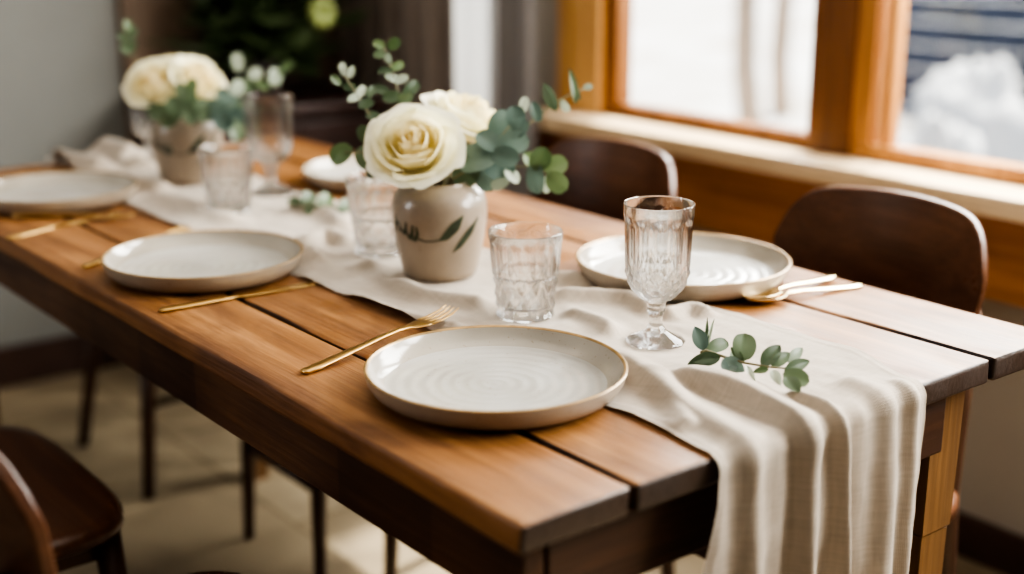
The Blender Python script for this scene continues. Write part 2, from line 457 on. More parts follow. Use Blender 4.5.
tag(wr.build('wall_right', M['wall2'], smooth=False), kind='structure')
slab('baseboard_right', (XF, YR - .018, 0), (XB, YR, .085), M['base'], bevel=.003)
slab('baseboard_back', (XB - .018, YL, 0), (XB, YR - .02, .11), M['base'], bevel=.003)
slab('trim_1', (WX0 - .05, 1.46, .71), (WX1 + .03, YR + .03, .75), M['sill'], bevel=.006)           # sill board
slab('trim_2', (XF, 1.515, .545), (XB - .02, YR, .71), M['panel'], bevel=.004)                     # panel under the sill
slab('trim_3', (1.645, YR - .025, .75), (1.80, YR + .05, WZ1 + .1), M['jamb'], bevel=.004)    # jamb post, daylight painted into its paler wood
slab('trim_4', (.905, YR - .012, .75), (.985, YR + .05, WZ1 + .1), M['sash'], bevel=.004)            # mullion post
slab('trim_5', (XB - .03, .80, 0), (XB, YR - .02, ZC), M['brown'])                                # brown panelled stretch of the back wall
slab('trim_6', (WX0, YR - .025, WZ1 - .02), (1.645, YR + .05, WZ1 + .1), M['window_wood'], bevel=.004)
def window(name, x0, x1, mat):
    w = empty(name, (0, 0, 0)); tag(w, kind='structure')
    z0, z1, y0, y1, t = .75, WZ1 - .02, YR - .005, YR + .045, .045
    f = MB()
    f.box((x0, y0, z0), (x1, y1, z0 + .03), .003); f.box((x0, y0, z1 - t), (x1, y1, z1), .003)
    f.box((x0, y0, z0 + .03), (x0 + t * .7, y1, z1 - t), .003); f.box((x1 - t, y0, z0 + .03), (x1, y1, z1 - t), .003)
    f.build('sash_frame', mat, w, smooth=False)
    MB().box((x0 + .02, YR + .018, z0 + .02), (x1 - .02, YR + .024, z1 - .02)).build('pane', M['pane'], w, smooth=False)
    return w
window('window_1', .985, 1.645, M['sash'])
window('window_2', -.30, .905, M['window_wood'])
window('window_3', -1.88, -.36, M['window_wood'])
window('window_4', 1.98, 2.32, M['sash'])
slab('trim_7', (-.36, YR - .012, .75), (-.30, YR + .05, WZ1 + .1), M['sash'], bevel=.004)
MB().box((.822, YR + .005, .78), (.838, YR + .04, WZ1 - .06), .002).build('trim_8', M['window_wood'], smooth=False)
tag(bpy.data.objects['trim_8'], kind='structure')

# ------------------------------------------------------------------ outside
snow = plain('snow', (.86, .87, .90), .8, var=.04, scale=1.5)
bark = plain('pale_bark', (.50, .38, .29), .9, var=.3, scale=14, bump=.4)
twig = plain('twig_grey', (.16, .15, .15), .9, var=.3, scale=20)
fencem = plain('blue_grey_boards', (.045, .06, .105), .8, var=.15, scale=3)
def ground_mat():
    m, nt, out = new_mat('snow_and_driveway')
    b = N(nt, 'ShaderNodeBsdfPrincipled'); b.inputs['Roughness'].default_value = .8
    tc = N(nt, 'ShaderNodeTexCoord'); sx = N(nt, 'ShaderNodeSeparateXYZ'); nt.links.new(tc.outputs['Object'], sx.inputs[0])
    nz = N(nt, 'ShaderNodeTexNoise', i_Scale=1.4, i_Detail=4.); nt.links.new(tc.outputs['Object'], nz.inputs['Vector'])
    ma = N(nt, 'ShaderNodeMath', operation='MULTIPLY_ADD'); nt.links.new(nz.outputs[0], ma.inputs[0]); ma.inputs[1].default_value = 2.5; nt.links.new(sx.outputs[0], ma.inputs[2])
    mr = N(nt, 'ShaderNodeMapRange'); nt.links.new(ma.outputs[0], mr.inputs[0]); mr.inputs[1].default_value = 5.2; mr.inputs[2].default_value = 7.0
    g = ramp(nt, [(.38, (.05, .055, .066)), (.62, (.30, .32, .35))], nz.outputs[0]); w_ = ramp(nt, [(.3, (.62, .56, .50)), (.6, (.88, .88, .90))], nz.outputs[0])
    c = mixc(nt, mr.outputs[0], g.outputs[0], w_.outputs[0])
    nt.links.new(c, b.inputs['Base Color']); nt.links.new(b.outputs[0], out.inputs[0])
    return m
groundm = ground_mat()
def ground():
    vs = []; fs = []; n = 24
    for i in range(n + 1):
        for j in range(n + 1):
            x = -8 + 34 * i / n; y = 1.72 + 26 * j / n
            vs.append((x, y, -.35 + .12 * noise.noise(Vector((x * .4, y * .4, 0)))))
    for i in range(n):
        for j in range(n):
            fs.append((i * (n + 1) + j, (i + 1) * (n + 1) + j, (i + 1) * (n + 1) + j + 1, i * (n + 1) + j + 1))
    tag(link('ground', vs, fs, groundm), kind='structure')
ground()
def tree(base, h, r, lean, label):
    t = empty('bare_tree', base); tag(t, label, 'tree', 'bare trees outside')
    pts = [(lean * k / 8 * .4 + .05 * math.sin(k * 1.3), .04 * math.cos(k * 1.7), h * k / 8 - .1) for k in range(9)]
    MB().tube(pts, [r * (1 - .06 * k) for k in range(9)], 10).build('trunk', bark, t)
    b = MB()
    for q in range(6):
        z = h * (.45 + .09 * q); a = q * 2.1
        b.tube([(lean * .2, 0, z), (.5 * math.cos(a), .5 * math.sin(a), z + .5), (1.0 * math.cos(a), 1.0 * math.sin(a), z + 1.2)], [r * .35, r * .22, r * .08], 6)
    b.build('branches', bark, t)
    return t
def shrub(c, r, label):
    s = empty('snowy_shrub', c); tag(s, label, 'shrub', 'snow-covered shrubs outside')
    vs = []; fs = []; n, m = 20, 14
    for i in range(m + 1):
        for j in range(n):
            th = PI * i / m * .62; ph = 2 * PI * j / n
            p = Vector((math.sin(th) * math.cos(ph), math.sin(th) * math.sin(ph), math.cos(th)))
            d = 1 + .3 * noise.noise(p * 2.2 + Vector(c)) + .12 * noise.noise(p * 6)
            vs.append(Vector((p.x * r[0], p.y * r[0], p.z * r[1])) * d + Vector((0, 0, r[1] * .35)))
    for i in range(m):
        for j in range(n):
            fs.append((i * n + j, (i + 1) * n + j, (i + 1) * n + (j + 1) % n, i * n + (j + 1) % n))
    link('snow_cap', vs, fs, snow, s)
    b = MB()
    for q in range(16):
        a = q * 2.4; rr = r[0] * (.25 + .7 * ((q * 37) % 10) / 10)
        b.tube([(rr * .3 * math.cos(a), rr * .3 * math.sin(a), -.2), (rr * math.cos(a), rr * math.sin(a), r[1] * .8)], [.025, .012], 5)
    b.build('twigs', twig, s)
G = lambda x, y: on_plane(x, y, -.35)
def along(px, py, Y):
    d = FW * FPX + RT * (px - 512) + UP * (287 - py)
    return CAM + d * ((Y - CAM.y) / d.y)
for (px, py, Y, h, r, lean, lab) in ((752, 60, 7.0, 4.2, .10, .3, 'pale brown tree trunk outside the left window, left of the two'),
                                     (782, 60, 7.6, 4.4, .085, -.5, 'thinner pale brown tree trunk outside the left window, right of the two')):
    p = along(px, py, Y); tree((p.x, p.y, -.35), h, r, lean, lab)
for (px, py, Y, r, lab) in ((935, 105, 4.2, (.26, .56), 'tall white snow-covered shrub nearest the middle post of the window'),
                            (978, 75, 5.6, (.36, .62), 'rounded white snow-covered shrub farthest back outside the right window'),
                            (1018, 130, 3.9, (.24, .38), 'low white snow-covered shrub at the right edge of the window'),
                            (893, 150, 2.9, (.20, .26), 'small low snow-covered shrub at the foot of the right window')):
    p = along(px, py, Y); shrub((p.x, p.y, -.40), r, lab)
fe = empty('board_fence', (0, 0, 0)); tag(fe, 'blue-grey horizontal board fence outside the right window', 'fence')
fb = MB()
for k in range(6): fb.box((-2.0, 9.0, -.45 + .2 * k), (6.6, 9.05, -.262 + .2 * k), .004)
fb.build('boards', fencem, fe, smooth=False)
for k in range(5): MB().box((-1.9 + 2.05 * k, 9.05, -.5), (-1.8 + 2.05 * k, 9.15, .85), .01).build('post', fencem, fe, smooth=False)

# ------------------------------------------------------------------ dining table
TW, TL = 0.815, 1.83
tb = empty('dining_table', (TL / 2, TW / 2, 0))
tag(tb, 'long rustic brown plank dining table set with plates and a linen runner', 'table')
tb_inv = Vector((-TL / 2, -TW / 2, 0))
def plank(y0, y1, x0=0.0):
    bm = bmesh.new(); bmesh.ops.create_cube(bm, size=1)
    a, b = (x0, y0 + .0022, .722), (TL, y1 - .0022, TZ)
    for v in bm.verts: v.co = Vector(((a[i] + b[i]) / 2 + v.co[i] * (b[i] - a[i]) for i in range(3)))
    bmesh.ops.bevel(bm, geom=bm.edges[:], offset=.005, segments=3, profile=.6, affect='EDGES')
    bmesh.ops.bisect_plane
    for k in range(1, 60):
        bmesh.ops.bisect_plane(bm, geom=bm.verts[:] + bm.edges[:] + bm.faces[:], plane_co=(x0 + (TL - x0) * k / 60, 0, 0), plane_no=(1, 0, 0))
    for v in bm.verts:
        if v.co.z < TZ - .0015 or min(abs(v.co.y - y0), abs(v.co.y - y1)) < .004:
            v.co.y += .0022 * noise.noise(Vector((v.co.x * 7, y0 * 50, v.co.z * 20)))
            v.co.x += .002 * noise.noise(Vector((v.co.y * 20, 3, v.co.z * 30)))
    bm.verts.index_update()
    o = link('plank', [v.co + tb_inv for v in bm.verts], [tuple(v.index for v in f.verts) for f in bm.faces], M['table_in'] if .1 < y0 else M['table'], tb)
    bm.free(); autosmooth(o, 40)
    return o
for y0, y1 in ((0, .127), (.129, .400), (.402, .672), (.675, .815)): plank(y0, y1)
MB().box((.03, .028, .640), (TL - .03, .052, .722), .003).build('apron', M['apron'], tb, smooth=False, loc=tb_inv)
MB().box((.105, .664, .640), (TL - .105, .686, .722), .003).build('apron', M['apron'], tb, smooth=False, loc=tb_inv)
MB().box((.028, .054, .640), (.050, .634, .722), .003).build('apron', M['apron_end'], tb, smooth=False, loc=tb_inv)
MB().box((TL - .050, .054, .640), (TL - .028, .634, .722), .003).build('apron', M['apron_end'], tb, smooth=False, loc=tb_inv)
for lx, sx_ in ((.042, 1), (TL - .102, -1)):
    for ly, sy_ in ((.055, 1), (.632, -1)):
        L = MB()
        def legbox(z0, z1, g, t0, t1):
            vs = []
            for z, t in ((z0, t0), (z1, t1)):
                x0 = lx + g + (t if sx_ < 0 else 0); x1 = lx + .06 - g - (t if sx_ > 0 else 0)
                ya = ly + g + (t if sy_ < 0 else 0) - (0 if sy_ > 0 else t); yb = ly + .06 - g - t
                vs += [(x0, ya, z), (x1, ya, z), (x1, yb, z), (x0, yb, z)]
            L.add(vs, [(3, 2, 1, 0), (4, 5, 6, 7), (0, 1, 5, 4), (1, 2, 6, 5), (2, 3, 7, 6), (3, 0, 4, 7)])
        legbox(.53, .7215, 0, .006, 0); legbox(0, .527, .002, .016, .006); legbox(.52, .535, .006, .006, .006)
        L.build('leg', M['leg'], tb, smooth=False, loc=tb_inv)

# ------------------------------------------------------------------ linen runner
masks = [(.262, .178, .105, .05), (.452, .642, .112, .04), (.45, .368, .036, .03), (.273, .421, .04, .025), (.671, .397, .062, .04),
         (.822, .398, .037, .03), (1.2, .36, .036, .03), (1.295, .478, .04, .03), (1.484, .411, .062, .04), (1.69, .43, .036, .03), (.86, .15, .11, .03), (1.35, .62, .11, .03)]
def RP(lst, h=.008): return [tuple(on_plane(x, y, TZ + h)[:2]) for x, y in lst]
ridges = [  # polyline (x, y), height, left width, right width
    ([(.301, .354), (.225, .323), (.164, .304), (.12, .290), (.07, .277), (.02, .269), (-.10, .264), (-.42, .256)], .020, .016, .030, .007, .014, .020),
    (RP([(655, 374), (675, 409), (692, 432)], .006), .010, .014, .014),
    ([(.185, .306), (.153, .329), (.127, .341), (.095, .347), (.064, .345), (.03, .340), (.0, .337), (-.05, .335), (-.15, .333), (-.42, .335)], .023, .011, .055, .017, .010, .014),
    ([(.065, .384), (.02, .388), (-.02, .391), (-.15, .396), (-.42, .405)], .015, .009, .011),
    ([(.06, .475), (0, .468), (-.10, .462), (-.42, .455)], .010, .016, .022),
    ([(.03, .512), (-.10, .508), (-.42, .500)], .007, .010, .012),
    (RP([(344, 268), (377, 266), (400, 285), (430, 298), (487, 306), (520, 330)]), .016, .016, .022),
    (RP([(335, 292), (380, 308), (430, 322), (470, 328)]), .009, .010, .014),
    (RP([(548, 279), (590, 281), (626, 284)]), .016, .012, .016),
    (RP([(545, 296), (590, 297), (628, 300), (660, 318)]), .015, .012, .016),
    (RP([(552, 308), (590, 318), (622, 334)]), .012, .012, .016),
    (RP([(660, 318), (690, 308), (712, 316)]), .014, .014, .012),
    (RP([(300, 250), (325, 235), (350, 245)]), .016, .016, .02),
    (RP([(225, 232), (280, 238), (330, 262)]), .012, .018, .02),
    (RP([(150, 195), (190, 205), (240, 225)]), .014, .03, .03),
    (RP([(290, 205), (330, 215), (345, 230)]), .016, .02, .02),
    (RP([(50, 160), (75, 166), (110, 172)]), .030, .030, .030),
    (RP([(98, 150), (130, 158), (150, 168)]), .034, .035, .03),
    (RP([(100, 175), (140, 185), (170, 190)]), .018, .02, .03),
]
def rounded(pl, n=3):
    P = [pl[0]] + list(pl) + [pl[-1]]; out = []
    for i in range(1, len(P) - 2):
        for k in range(n):
            t = k / n; q = []
            for c in range(2):
                p0, p1, p2, p3 = P[i - 1][c], P[i][c], P[i + 1][c], P[i + 2][c]
                q.append(.5 * (2 * p1 + (p2 - p0) * t + (2 * p0 - 5 * p1 + 4 * p2 - p3) * t * t + (3 * p1 - p0 - 3 * p2 + p3) * t ** 3))
            out.append(tuple(q))
    return out + [tuple(pl[-1])]
ridges = [(rounded(r_[0]),) + tuple(r_[1:]) for r_ in ridges]
def seg_dist(px, py, pl):
    best = 9; side = 1; tt = 0
    for i in range(len(pl) - 1):
        ax, ay = pl[i]; bx, by = pl[i + 1]
        dx, dy = bx - ax, by - ay
        L2 = dx * dx + dy * dy or 1e-9
        t = max(0, min(1, ((px - ax) * dx + (py - ay) * dy) / L2))
        qx, qy = ax + dx * t, ay + dy * t
        d = math.hypot(px - qx, py - qy)
        if d < best:
            best = d; side = 1 if (dx * (py - ay) - dy * (px - ax)) < 0 else -1
            tt = (i + t) / (len(pl) - 1)
    return best, side, tt
def smooth01(t): t = max(0, min(1, t)); return t * t * (3 - 2 * t)
def runner():
    S0, S1, ns, nv = -.40, 1.86, 560, 120
    vs = []; fs = []; uv = []
    for i in range(ns + 1):
        s = S0 + (S1 - S0) * i / ns
        y0 = .238 + .006 * noise.noise(Vector((s * 9, 1, 0))) + (.04 * smooth01((s - 1.3) / .5))
        y1 = .540 + .030 * smooth01((s - .02) / .1) + .008 * noise.noise(Vector((s * 7, 5, 0))) - .045 * smooth01((s - .42) / .12)
        y0 -= .013 * smooth01((.14 - s) / .12) + .020 * smooth01(-s / .12); y1 -= .012 * smooth01(-s / .3)
        for j in range(nv + 1):
            v = j / nv; y = y0 + (y1 - y0) * v
            h = 0
            for pl, H, wl, wr_, *end_ in ridges:
                xs = [p[0] for p in pl]; ys = [p[1] for p in pl]
                if s < min(xs) - .1 or s > max(xs) + .1 or y < min(ys) - .1 or y > max(ys) + .1: continue
                d, sd, tt = seg_dist(s, y, pl)
                if end_:
                    H2, wl2, wr2 = end_; Hh = H + (H2 - H) * tt; w = wl + (wl2 - wl) * tt if sd < 0 else wr_ + (wr2 - wr_) * tt
                else: Hh = H; w = wl if sd < 0 else wr_
                endf = smooth01(tt / .18) * (1 if min(xs) < -.3 else smooth01((1 - tt) / .18))
                hh = Hh * math.exp(-(d / w) ** 2) * endf
                if s < 0: hh *= 1 + 1.2 * smooth01(-s / .3)
                h = max(h, hh) + .35 * min(h, hh)
            h += .0022 * (noise.noise(Vector((s * 14, y * 22, 2))) + 1) + .0010 * (noise.noise(Vector((s * 40, y * 55, 4))) + 1)
            if s < 0: h += .004 * smooth01(-s / .1) * (1 + noise.noise(Vector((s * 2.5, y * 26, 8)))) + .0018 * math.sin(y * 150 + 2 * s)
            for mx, my, r, fo in masks:
                dd = math.hypot(s - mx, y - my)
                if dd < r + fo: h *= smooth01((dd - r) / fo)
            edge = min(v, 1 - v) * (y1 - y0)
            if .006 < edge < .013: h += .0006
            h += .0012
            R = .010
            if s >= R: C = Vector((s, y, TZ)); Nn = Vector((0, 0, 1))
            else:
                arc = R * PI / 2; q = (R - s)
                if q < arc:
                    a = q / R
                    C = Vector((R - R * math.sin(a) - .003 * a, y, TZ - R + R * math.cos(a))); Nn = Vector((-math.sin(a), 0, math.cos(a)))
                else:
                    C = Vector((-.0047, y, TZ - R - (q - arc))); Nn = Vector((-1, 0, 0))
            vs.append(C + Nn * h); uv.append((s, y))
    for i in range(ns):
        for j in range(nv):
            fs.append((i * (nv + 1) + j, (i + 1) * (nv + 1) + j, (i + 1) * (nv + 1) + j + 1, i * (nv + 1) + j + 1))
    o = link('table_runner', vs, fs, M['linen'])
    ul = o.data.uv_layers.new(name='UVMap')
    for lp in o.data.loops: ul.data[lp.index].uv = uv[lp.vertex_index]
    tag(o, 'rumpled natural linen runner lying along the table and draped over its end', 'table runner')
runner()
RZ = TZ + .0016

# ------------------------------------------------------------------ plates
def plate(loc, label, sc=1.0):
    prof_in = [(0.0005, .0066), (.03, .0066), (.06, .0067), (.09, .0069), (.108, .0078), (.115, .0095)]
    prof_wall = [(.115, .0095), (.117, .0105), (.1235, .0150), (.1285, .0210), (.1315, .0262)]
    rim = [(.1315, .0262), (.1328, .0278), (.1345, .0282), (.1358, .0272)]
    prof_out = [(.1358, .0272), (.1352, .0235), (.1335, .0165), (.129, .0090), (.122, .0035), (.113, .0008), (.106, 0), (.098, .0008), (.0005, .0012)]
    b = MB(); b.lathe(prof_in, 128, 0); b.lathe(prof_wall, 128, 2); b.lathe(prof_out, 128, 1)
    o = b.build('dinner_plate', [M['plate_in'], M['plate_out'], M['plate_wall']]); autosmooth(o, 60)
    MB().lathe(rim, 128).build('rim', M['rim'], o)
    tag(o, label, 'plate', 'dinner plates on the table')
    o.location = loc; o.scale = (sc, sc, sc)
    return o
p0 = plate((.262, .178, RZ), 'cream stoneware dinner plate with thin bronze rim in the front, beside the goblet')
for (x, y, lab) in ((.885, .152, 'cream dinner plate on the left table edge, second from the front'),
                    (1.465, .158, 'cream dinner plate cut by the left edge of the photo, farthest on that side'),
                    (.452, .642, 'cream dinner plate on the window side, behind the stemmed goblet'),
                    (1.27, .68, 'white dinner plate far back on the window side, partly behind the front roses')):
    c = copy_tree(p0); c.location = (x, y, RZ if y > .5 else TZ + .0004); c['label'] = lab
    if x == .452: c.scale = (1.06, 1.06, 1.06)

# ------------------------------------------------------------------ glasses
def tumbler_mesh():
    H, r0, r1 = .106, .0355, .0455
    b = MB(); n = 160
    def rm(r, z, a):
        t = z / H
        if t > .93 or t < .02: return r
        fl = 1 - abs(math.sin(a * 8))
        up = smooth01((t - .50) / .08) * smooth01((.93 - t) / .1)
        lo = smooth01((.52 - t) / .05) * smooth01((t - .02) / .05)
        u = a * 12 / PI * .5; w = t * 3.6
        d1 = abs(((u + w) % 1) - .5) * 2; d2 = abs(((u - w) % 1) - .5) * 2
        dia = min(d1, d2)
        return r - up * .0016 * (1 - fl) - lo * .0046 * (1 - dia)
    outer = []
    m = 46
    for i in range(m + 1):
        t = i / m; z = H * t
        outer.append((r0 + (r1 - r0) * t ** .9 if t > .02 else r0 - .002, z))
    b.lathe([(.0004, .001), (r0 - .006, 0), (r0 - .002, 0)] + outer[1:], n, 0, rm)
    inner = [(r1, H), (r1 - .0006, H + .0008), (r1 - .0016, H + .0006), (r1 - .0022, H - .001)]
    for i in range(9): t = 1 - i / 8; inner.append((r0 - .004 + (r1 - r0 + .0012) * t, .016 + (H - .018) * t))
    inner += [(r0 - .009, .0125), (.0004, .012)]
    b.lathe(inner, n, 0)
    return b
def goblet_mesh():
    b = MB(); n = 160; H = .158
    def rm(r, z, a):
        if z > .148 or z < .012: return r * (1 - (.03 * (.5 + .5 * math.cos(a * 12)) if z < .004 else 0))
        if z < .05: return r * (1 - .05 * (.5 + .5 * math.cos(a * 8)))
        t = (z - .05) / .1
        fl = 1 - abs(math.sin(a * 6))
        up = smooth01((t - .36) / .08) * smooth01((.96 - t) / .1)
        lo = smooth01((.44 - t) / .06) * smooth01((t - .02) / .06)
        u = a * 12 / PI * .5; w = t * 5.
        d1 = abs(((u + w) % 1) - .5) * 2; d2 = abs(((u - w) % 1) - .5) * 2
        return r - up * .0021 * (1 - fl) - lo * .0032 * (1 - min(d1, d2))
    outer = [(.0004, .0015), (.028, .0), (.0335, .0005), (.0345, .0022), (.032, .0045), (.022, .0085), (.013, .0135), (.0085, .020), (.0075, .027), (.0088, .033), (.011, .038), (.0105, .043), (.0115, .0475)]
    bowl = [(.0115, .0475), (.018, .0510), (.026, .0565), (.0325, .0640), (.0362, .0730), (.0378, .083), (.0384, .095), (.0388, .108), (.0392, .122), (.0396, .136), (.0400, .148), (.0402, H)]
    fine = []
    for i in range(len(bowl) - 1):
        for k in range(4):
            t = k / 4; fine.append((bowl[i][0] * (1 - t) + bowl[i + 1][0] * t, bowl[i][1] * (1 - t) + bowl[i + 1][1] * t))
    fine.append(bowl[-1])
    b.lathe(outer + fine[1:], n, 0, rm)
    inner = [(.0402, H), (.0397, H + .0007), (.0388, H + .0005), (.0383, H - .001), (.0376, .140), (.0366, .11), (.0358, .09), (.0340, .078), (.0300, .068), (.022, .060), (.012, .0565), (.0004, .0555)]
    b.lathe(inner, n, 0)
    return b
t0 = tumbler_mesh().build('crystal_tumbler', M['glass']); autosmooth(t0, 24)
t0.location = (.45, .368, RZ)
tag(t0, 'cut crystal tumbler behind the front plate, right of the front vase', 'glass', 'crystal tumblers')
for (x, y, lab, s) in ((.822, .398, 'cut crystal tumbler just left of the front vase of roses', 1.05),
                       (1.21, .352, 'cut crystal tumbler in front of the tall glass by the far vase', 1.0)):
    c = copy_tree(t0); c.location = (x, y, RZ); c['label'] = lab; c.scale = (s, s, s); c.rotation_euler = (0, 0, x)
g0 = goblet_mesh().build('crystal_goblet', M['glass']); autosmooth(g0, 24)
g0.location = (.2745, .419, RZ); g0.scale = (1, 1, 1.03)
tag(g0, 'stemmed cut crystal goblet standing on the runner at front right', 'glass', 'crystal goblets')
for (x, y, lab, s) in ((1.295, .478, 'tall stemmed crystal goblet right of the far vase, behind a tumbler', 1.08),
                       (1.69, .43, 'tall crystal goblet left of and behind the far vase', .95)):
    c = copy_tree(g0); c.location = (x, y, RZ); c['label'] = lab; c.scale = (s, s, s)

# ------------------------------------------------------------------ vases
VP = [(.0004, .001), (.040, 0), (.0460, .0005), (.0495, .004), (.0525, .014), (.0565, .032), (.0605, .052), (.0632, .072), (.0645, .088), (.0638, .102), (.0605, .113), (.0530, .1215), (.0440, .1252), (.0400, .1275), (.0395, .1295), (.0380, .1300), (.0365, .1285), (.0370, .122), (.05, .11), (.058, .09), (.05, .02), (.0004, .012)]
def vr(z):
    for (r0, z0), (r1, z1) in zip(VP[1:13], VP[2:14]):
        if z0 <= z <= z1: return r0 + (r1 - r0) * (z - z0) / max(1e-6, z1 - z0)
    return .06
def on_vase(ang, z, e=.0006):
    r = vr(z) + e
    return Vector((r * math.cos(ang), r * math.sin(ang), z))
def brush(parent, name, rows, n=16):
    """rows: (angle, z, half width) centre line hugging the vase wall"""
    vs = []; fs = []; cr = []
    for k in range(n + 1):
        q = k / n * (len(rows) - 1); i = min(int(q), len(rows) - 2); t = q - i
        cr.append([rows[i][c] * (1 - t) + rows[i + 1][c] * t for c in range(3)])
    for k, (a, z, w) in enumerate(cr):
        a0, z0 = cr[max(0, k - 1)][:2]; a1, z1 = cr[min(n, k + 1)][:2]
        dx, dz = (a1 - a0) * .062, z1 - z0; L = math.hypot(dx, dz) or 1
        nx, nz = -dz / L, dx / L
        for sgn in (-1, 0, 1):
            vs.append(on_vase(a + sgn * w * nx / .062, z + sgn * w * nz, .0007 if sgn else .0012))
    for k in range(n):
        for c in range(2): fs.append((k * 3 + c, (k + 1) * 3 + c, (k + 1) * 3 + c + 1, k * 3 + c + 1))
    return link(name, vs, fs, M['paint'], parent)
def vase(loc, label):
    o = MB().lathe(VP, 96).build('stoneware_vase', M['vase']); autosmooth(o, 50)
    o.location = loc
    tag(o, label, 'vase', 'stoneware vases')
    base = math.atan2(CAM.y - loc[1], CAM.x - loc[0])          # direction of the room side the painted leaves face
    A = lambda f: base - math.asin(max(-.98, min(.98, f)))     # f: -1 left .. 1 right around that side
    # f grows to the right of the photo
    brush(o, 'painted_leaf', [(A(-.03), .0615, .0003), (A(.12), .0665, .0052), (A(.32), .0800, .0070), (A(.48), .0940, .0008)])
    brush(o, 'painted_leaf', [(A(.28), .0440, .0003), (A(.42), .0530, .0040), (A(.62), .0700, .0054), (A(.79), .0880, .0008)])
    brush(o, 'painted_stem', [(A(-.46), .0635, .0009), (A(-.3), .0600, .0009), (A(-.15), .0605, .0009), (A(.02), .0630, .0010)])
    w = .0012
    for rows in ([(A(-.90), .090, w), (A(-.88), .078, w * 1.3), (A(-.93), .066, w)],
                 [(A(-.93), .077, w), (A(-.86), .082, w), (A(-.80), .076, w), (A(-.84), .068, w)],
                 [(A(-.80), .074, w), (A(-.74), .067, w * 1.8), (A(-.70), .074, w * 1.8), (A(-.68), .084, w)],
                 [(A(-.70), .072, w), (A(-.63), .062, w * 2.2), (A(-.57), .069, w * 2.2), (A(-.55), .081, w)],
                 [(A(-.60), .064, w * 2), (A(-.52), .061, w * 2.4), (A(-.46), .069, w * 1.7), (A(-.48), .079, w)]):
        brush(o, 'brushed_lettering', rows, 12)
    return o
vase((.671, .397, RZ), 'round beige stoneware vase with dark green brushed leaves holding the front roses')
vase((1.484, .411, RZ), 'beige stoneware vase with a painted leaf holding the far bunch of roses')

# ------------------------------------------------------------------ roses
def petal_mesh(R, zs, thmax, half, curl, seed):
    """petal of a cup: swings out from the base, bulges, closes in again (inner) or curls its lip outward (outer)"""
    nu, nv = 14, 12; vs = []; fs = []
    for i in range(nv + 1):
        v = i / nv
        for j in range(nu + 1):
            u = -1 + 2 * j / nu
            top = 1 - .20 * abs(u) ** 3 + .035 * noise.noise(Vector((u * 2.2, seed, 0)))
            vv = v * top
            th = math.radians(thmax) * vv
            wid = half * (.5 + .5 * math.sin(min(1, vv * 1.3) * PI / 2))
            a = u * wid + .10 * vv
            r = R * (.10 + .90 * math.sin(th)) if th < PI / 2 else R * (1 - .85 * (1 - math.sin(th)))
            lip = smooth01((vv - .72) / .28)
            r += curl * lip * (1 + .5 * u * u)
            z = zs * (1 - math.cos(th)) - curl * .9 * lip * lip
            r *= 1 + .045 * noise.noise(Vector((u * 1.5 + seed, vv * 2, 3))) + .05 * u
            z += .0035 * lip * noise.noise(Vector((u * 3 + seed, 7, 1)))
            vs.append(Vector((r * math.cos(a), r * math.sin(a), z)))
    for i in range(nv):
        for j in range(nu):
            fs.append((i * (nu + 1) + j, i * (nu + 1) + j + 1, (i + 1) * (nu + 1) + j + 1, (i + 1) * (nu + 1) + j))
    return vs, fs
def rose(center, axis, size, label, group, seed, stem_to):
    root = empty('cream_rose', center); tag(root, label, 'rose', group)
    ax = Vector(axis).normalized()
    Q = ax.to_track_quat('Z', 'Y')
    root.rotation_mode = 'QUATERNION'; root.rotation_quaternion = Q
    k = size / .066
    rnd = random.Random(seed)
    layers = [(2, .0065, .033, 140, 2.0, .0), (3, .0125, .0335, 133, 1.35, .0005), (3, .0195, .034, 127, 1.2, .0015), (4, .027, .0345, 121, 1.0, .0035),
              (5, .0355, .035, 115, .88, .006), (5, .045, .035, 108, .82, .010), (6, .054, .034, 100, .74, .013)]
    ph = rnd.random() * 6
    for li, (n, R, zs, tm, half, cu) in enumerate(layers):
        for q in range(n):
            vs, fs = petal_mesh(R * k, zs * k * rnd.uniform(.96, 1.04), tm * rnd.uniform(.95, 1.04), half, cu * k, seed + li * 3.7 + q * 1.3)
            a = ph + 2 * PI * q / n + rnd.uniform(-.12, .12)
            Rm = Matrix.Rotation(a, 3, 'Z') @ Matrix.Rotation(rnd.uniform(-.05, .05), 3, 'Y')
            link('petal', [Rm @ v + Vector((0, 0, -.030 * k)) for v in vs], fs, M['petal'], root)
        ph += 1.1
    inv = Q.to_matrix().inverted()
    s0 = Vector((0, 0, -.028 * k)); s1 = inv @ (Vector(stem_to) - Vector(center))
    sep = MB()
    for q in range(5):
        a = q * 2 * PI / 5
        d = Vector((math.cos(a), math.sin(a), 0)); t = Vector((-math.sin(a), math.cos(a), 0))
        base = Vector((0, 0, -.032 * k))
        sep.add([base + t * .006 * k, base - t * .006 * k, base + d * .018 * k - t * .007 * k - Vector((0, 0, .002)), base + d * .018 * k + t * .007 * k - Vector((0, 0, .002)), base + d * .045 * k + Vector((0, 0, .002))], [(0, 1, 2, 3), (3, 2, 4)])
    sep.build('sepal', M['gleaf'], root)
    MB().tube([s0, (s0 * .6 + s1 * .4) + Vector((0, 0, -.01)), s1], .0032, 8).build('stem', M['stem'], root)
    return root
def view_axis(center, right, up, toward):
    t = (CAM - Vector(center)).normalized()
    return RT * right + UP * up + t * toward
D1 = (Vector((.671, .397, .80)) - CAM).dot(FW)
V1 = Vector((.671, .397, RZ + .105)); V2 = Vector((1.484, .411, RZ + .105))
D2 = (V2 - CAM).dot(FW)
c = at_depth(414, 144, D1 - .07)
rose(c, view_axis(c, -.10, .62, 1.0), .066, 'large open cream rose facing forward in the front vase', 'roses in the front vase', 11, V1)
c = at_depth(469, 116, D1 + .03)
